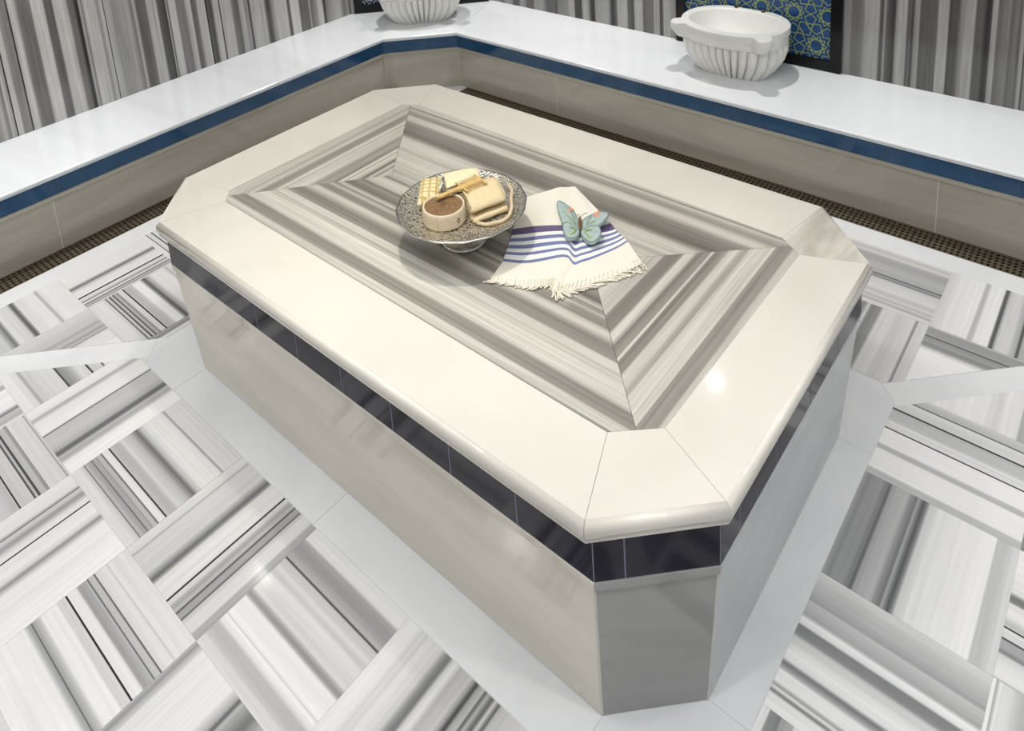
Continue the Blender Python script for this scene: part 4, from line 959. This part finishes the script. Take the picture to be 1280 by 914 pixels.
def towel_build():
    cream = (.80, .765, .66); whit = (.82, .82, .80); blue = (.17, .20, .36); purp = (.13, .105, .20)
    NU, NV = 48, 120
    rows = []
    for r in TOWEL_ROWS:
        cv = catmull([(x, y, 0) for x, y in r], 10)
        # resample to NU+1
        out = []
        for k in range(NU+1):
            t = k/NU*(len(cv)-1); i = min(int(t), len(cv)-2); out.append(cv[i].lerp(cv[i+1], t-i))
        rows.append(out)
    vk = [0, .42, .50, .76, 1.0]
    grid = []
    for j in range(NV+1):
        v_ = j/NV; k = max(i for i in range(4) if vk[i] <= v_+1e-9); t = (v_-vk[k])/(vk[k+1]-vk[k])
        row = []
        for i in range(NU+1):
            u = i/NU; p = rows[k][i].lerp(rows[k+1][i], t)
            valley = math.exp(-((u-.60)/.035)**2)
            ridge = math.exp(-((u-.50)/.06)**2)
            z_ = .0085+.0075*ridge*min(1, max(0, (v_-.30)/.3))-.004*valley*min(1, max(0, (v_-.3)/.3))+.0015*math.sin(u*17+v_*3)+.001*math.sin(u*31+1)*v_
            edge = min(1, (1-v_)/.06)
            z_ = z_*(.55+.45*edge)
            row.append((p.x, p.y, H+z_))
        grid.append(row)
    def col(v_):
        if .42 <= v_ < .50: return purp
        if .50 <= v_ < .76:
            s_ = (v_-.50)/.26; ph = (s_*4) % 1
            return blue if ph > .54 else whit
        return cream
    W_ = NU+1
    verts = [p for r in grid for p in r]; S = len(verts); verts += [(p[0], p[1], max(H+.0006, p[2]-.006)) for r in grid for p in r]
    faces, cols = [], []
    for j in range(NV):
        c = col((j+.5)/NV)
        for i in range(NU):
            a = j*W_+i; faces.append((a, a+W_, a+W_+1, a+1)); cols += [c]*4
    def side(idx):
        for a, b in zip(idx, idx[1:]):
            faces.append((a, b, S+b, S+a)); j = min(a//W_, NV-1); cols.extend([col((j+.5)/NV)]*4)
    side([i for i in range(W_)][::-1]); side([NV*W_+i for i in range(W_)]); side([j*W_ for j in range(NV+1)]); side([j*W_+NU for j in range(NV+1)][::-1])
    mesh('cloth', verts, faces, M_TOWEL, towel, cols, smooth=True)
    # hem of knots and twisted tassels
    rs = random.Random(4); fr = catmull([(x, y, 0) for x, y in FRINGE], 10)
    n = 74; v, f = [], []
    for k in range(n):
        u = (k+.5)/n; i = min(NU, int(round(u*NU))); a = Vector(grid[NV][i]); a0 = Vector(grid[NV-6][i])
        t = u*(len(fr)-1); ii = min(int(t), len(fr)-2); e = fr[ii].lerp(fr[ii+1], t-ii)
        e = Vector((e.x+rs.uniform(-.005, .005), e.y+rs.uniform(-.005, .005), H+.003))
        m_ = a.lerp(e, .5)+Vector((rs.uniform(-.004, .004), rs.uniform(-.004, .004), rs.uniform(0, .004)))
        pts = catmull([a0+Vector((0, 0, .001)), a+Vector((0, 0, .0015)), m_, e], 3)
        for i2, p in enumerate(pts):
            tn = (pts[min(i2+1, len(pts)-1)]-pts[max(i2-1, 0)]).normalized(); sa_ = tn.cross(Vector((0, 0, 1))).normalized()
            q_ = .0019+.0006*math.sin(i2*2.2+k)+(.0008 if i2 == len(pts)-1 else 0)
            for kk in range(5):
                th = 2*math.pi*kk/5; w_ = p+sa_*math.cos(th)*q_+Vector((0, 0, 1))*math.sin(th)*q_
                v.append((w_.x, w_.y, max(H+.0004, w_.z)))
        b = len(v)-5*len(pts)
        for i2 in range(len(pts)-1):
            for kk in range(5): f.append((b+i2*5+kk, b+i2*5+(kk+1) % 5, b+(i2+1)*5+(kk+1) % 5, b+(i2+1)*5+kk))
        f.append(tuple(b+(len(pts)-1)*5+kk for kk in range(5)))
    tag(mesh('fringe', v, f, M_FRINGE, towel, smooth=True), kind='stuff')
towel_build()

# ------------------------------------------------------------------ butterfly ornament
WINGS = {
 'LU': [(0.3103, 0.0802, 0.5872), (0.2836, 0.1172, 0.5873), (0.265, 0.132, 0.5892), (0.2405, 0.1494, 0.592), (0.217, 0.1549, 0.5964), (0.192, 0.1551, 0.6019), (0.1831, 0.1484, 0.6049), (0.1886, 0.1343, 0.606), (0.2069, 0.1139, 0.6054), (0.2405, 0.0833, 0.603), (0.2607, 0.0689, 0.6008), (0.2869, 0.0653, 0.5953)],
 'LL': [(0.311, 0.0792, 0.5872), (0.2859, 0.0863, 0.592), (0.2653, 0.0821, 0.5975), (0.265, 0.0643, 0.6005), (0.2777, 0.0447, 0.601), (0.293, 0.0302, 0.5999), (0.3088, 0.0226, 0.5975), (0.3198, 0.0296, 0.5936), (0.3236, 0.0465, 0.5898), (0.3188, 0.0662, 0.5876)],
 'RU': [(0.3124, 0.0819, 0.5871), (0.2887, 0.1167, 0.5873), (0.2869, 0.1352, 0.5899), (0.2955, 0.1542, 0.5948), (0.3062, 0.1667, 0.5992), (0.3235, 0.1765, 0.6047), (0.3425, 0.1764, 0.6091), (0.3509, 0.1672, 0.6097), (0.3537, 0.1488, 0.6075), (0.3521, 0.1267, 0.6036), (0.3466, 0.1073, 0.5992)],
 'RL': [(0.3131, 0.0808, 0.5871), (0.3238, 0.0995, 0.5926), (0.3429, 0.1126, 0.5992), (0.3662, 0.1022, 0.6031), (0.3805, 0.0843, 0.6036), (0.3863, 0.0621, 0.6014), (0.381, 0.0466, 0.5976), (0.3671, 0.0436, 0.5937), (0.3443, 0.0532, 0.5899), (0.3242, 0.0665, 0.5873)]}
M_BFLY = plain('pale_blue_green_glaze', (.40, .49, .47), .22, noise=.12, nscale=60)
M_BLINE = plain('grey_green_glaze_edge', (.20, .28, .27), .25)
M_BPINK = plain('pink_glaze', (.72, .30, .24), .3, noise=.3, nscale=200)
M_BGREEN = plain('lime_glaze', (.38, .50, .14), .3)
M_BBODY = plain('brown_glaze', (.16, .09, .035), .3)
def butterfly():
    o = empty('butterfly_ornament', (.30, .095, .5795), 'pale blue-green ceramic butterfly with pink and lime markings, lying on the striped towel', 'ornament')
    def wing(name, key, lift):
        pts = [Vector(p) for p in WINGS[key]]
        c = sum(pts, Vector())/len(pts); root = pts[0]
        ring = catmull(pts+[pts[0]], 4)[:-1]; n = len(ring)
        levels = [(1.0, 0), (1.01, .004), (.985, .0075), (.90, .0095), (.6, .0105), (.3, .0105)]
        v, f = [], []
        for s_, h in levels:
            for p in ring: q_ = c+(p-c)*s_; v.append((q_.x, q_.y, q_.z-.012+h+lift))
        v.append((c.x, c.y, c.z-.012+.0105+lift))
        for l in range(len(levels)-1):
            for k in range(n): f.append((l*n+k, l*n+(k+1) % n, (l+1)*n+(k+1) % n, (l+1)*n+k))
        b = (len(levels)-1)*n
        for k in range(n): f.append((b+k, b+(k+1) % n, len(v)-1))
        f.append(tuple(range(n))[::-1])
        if area([(ring[k].x, ring[k].y) for k in range(n)]) < 0: f = [q_[::-1] for q_ in f]
        w_ = mesh(name, v, f, M_BFLY, o, smooth=True)
        # raised veins and edge line
        edge = [c+(p-c)*.955+Vector((0, 0, -.012+.0090+lift)) for p in ring]; edge.append(edge[0])
        tag(tube('edge_line', edge, .0012, M_BLINE, w_, 6), 'grey-green painted edge line')
        for t in (.35, .6):
            k = int(n*t)
            p2 = root.lerp(ring[k], .78); q1 = root.lerp(c, .35)
            tube('vein', catmull([(*q1.xy, c.z-.0010+lift), (*((q1+p2)/2).xy, c.z-.0006+lift), (*p2.xy, c.z-.0012+lift)], 4), .0011, M_BLINE if t < .5 else M_BGREEN, w_, 6)
        return w_, c, ring
    for key, nm, lf in (('LU', 'upper_wing', 0), ('RU', 'upper_wing', 0), ('LL', 'lower_wing', .004), ('RL', 'lower_wing', .004)):
        w_, c, ring = wing(nm, key, lf)
        if nm == 'upper_wing':
            fl = Vector((.2326, .1368, .597)) if key == 'LU' else Vector((.3196, .161, .6030))
            for k in range(6):
                th = k*math.pi/3; p = fl+Vector((math.cos(th)*.0095, math.sin(th)*.0095, 0)) if k else fl
                vv, ff = [], []
                for l, (r_, h) in enumerate(((.0058, 0), (.0052, .0018), (.003, .0028))):
                    for m in range(8): a = m*math.pi/4; vv.append((p.x+r_*math.cos(a), p.y+r_*math.sin(a), p.z-.0045+h))
                for l in range(2):
                    for m in range(8): ff.append((l*8+m, l*8+(m+1) % 8, (l+1)*8+(m+1) % 8, (l+1)*8+m))
                ff.append(tuple(range(16, 24)))
                tag(mesh('petal', vv, ff, M_BGREEN if k == 0 else M_BPINK, w_, smooth=True), None)
        else:
            ring2 = [c+(p-c)*.5 for p in ring]; ring2.append(ring2[0])
            tag(tube('lime_ring', [(p.x, p.y, c.z-.0010+lf) for p in ring2], .0014, M_BGREEN, w_, 6), 'lime green painted ring')
    a, b = Vector((.2790, .1265, .592)), Vector((.3146, .0761, .592))
    tag(tube('body', [a.lerp(b, k/10) for k in range(11)], .004, M_BBODY, o, 10, [.002+.0035*math.sin(math.pi*min(1, k/10*.92+.08)) for k in range(11)]), 'brown ribbed body')
    for q_ in ((.265, .132, .5935), (.2858, .1541, .5945)):
        tube('antenna', catmull([a, (Vector(q_)+a)/2+Vector((0, 0, .004)), q_], 4), .0009, M_BBODY, o, 6)
butterfly()

# ------------------------------------------------------------------ ceiling downlights (where the lamps hang; the near set is added fill)
M_LAMP, nd_, ln_, p_ = mat_new('lamp_lens')
p_.inputs['Emission Color'].default_value = (1, .96, .9, 1); p_.inputs['Emission Strength'].default_value = 40
M_RING = plain('white_lamp_ring', (.8, .8, .8), .4)
for k, (x, y) in enumerate(BENCH_LAMPS+[STONE_LAMP]+NEAR_FILLS):
    where = ['over the near left bench', 'over the middle of the left bench', 'over the corner basin', 'over the bench between the two basins', 'over the right basin', 'over the right end of the bench', 'over the nearest end of the left bench', 'over the platform', 'added as unseen fill over the right side of the floor, far', 'added as unseen fill over the right side of the floor, near', 'added as unseen fill over the near floor, left', 'added as unseen fill over the near floor, right'][k]
    o = empty('ceiling_downlight', (x, y, ZC), 'small round white recessed ceiling lamp '+where, 'lamp', 'ceiling downlights')
    lathe('trim_ring', [(.034, ZC-.001), (.036, ZC-.007), (.050, ZC-.008), (.054, ZC-.001)], x, y, M_RING, o, 32)
    v = [(x+.034*math.cos(2*math.pi*i/24), y+.034*math.sin(2*math.pi*i/24), ZC-.002) for i in range(24)]
    mesh('lens', v, [tuple(range(24))[::-1]], M_LAMP, o)
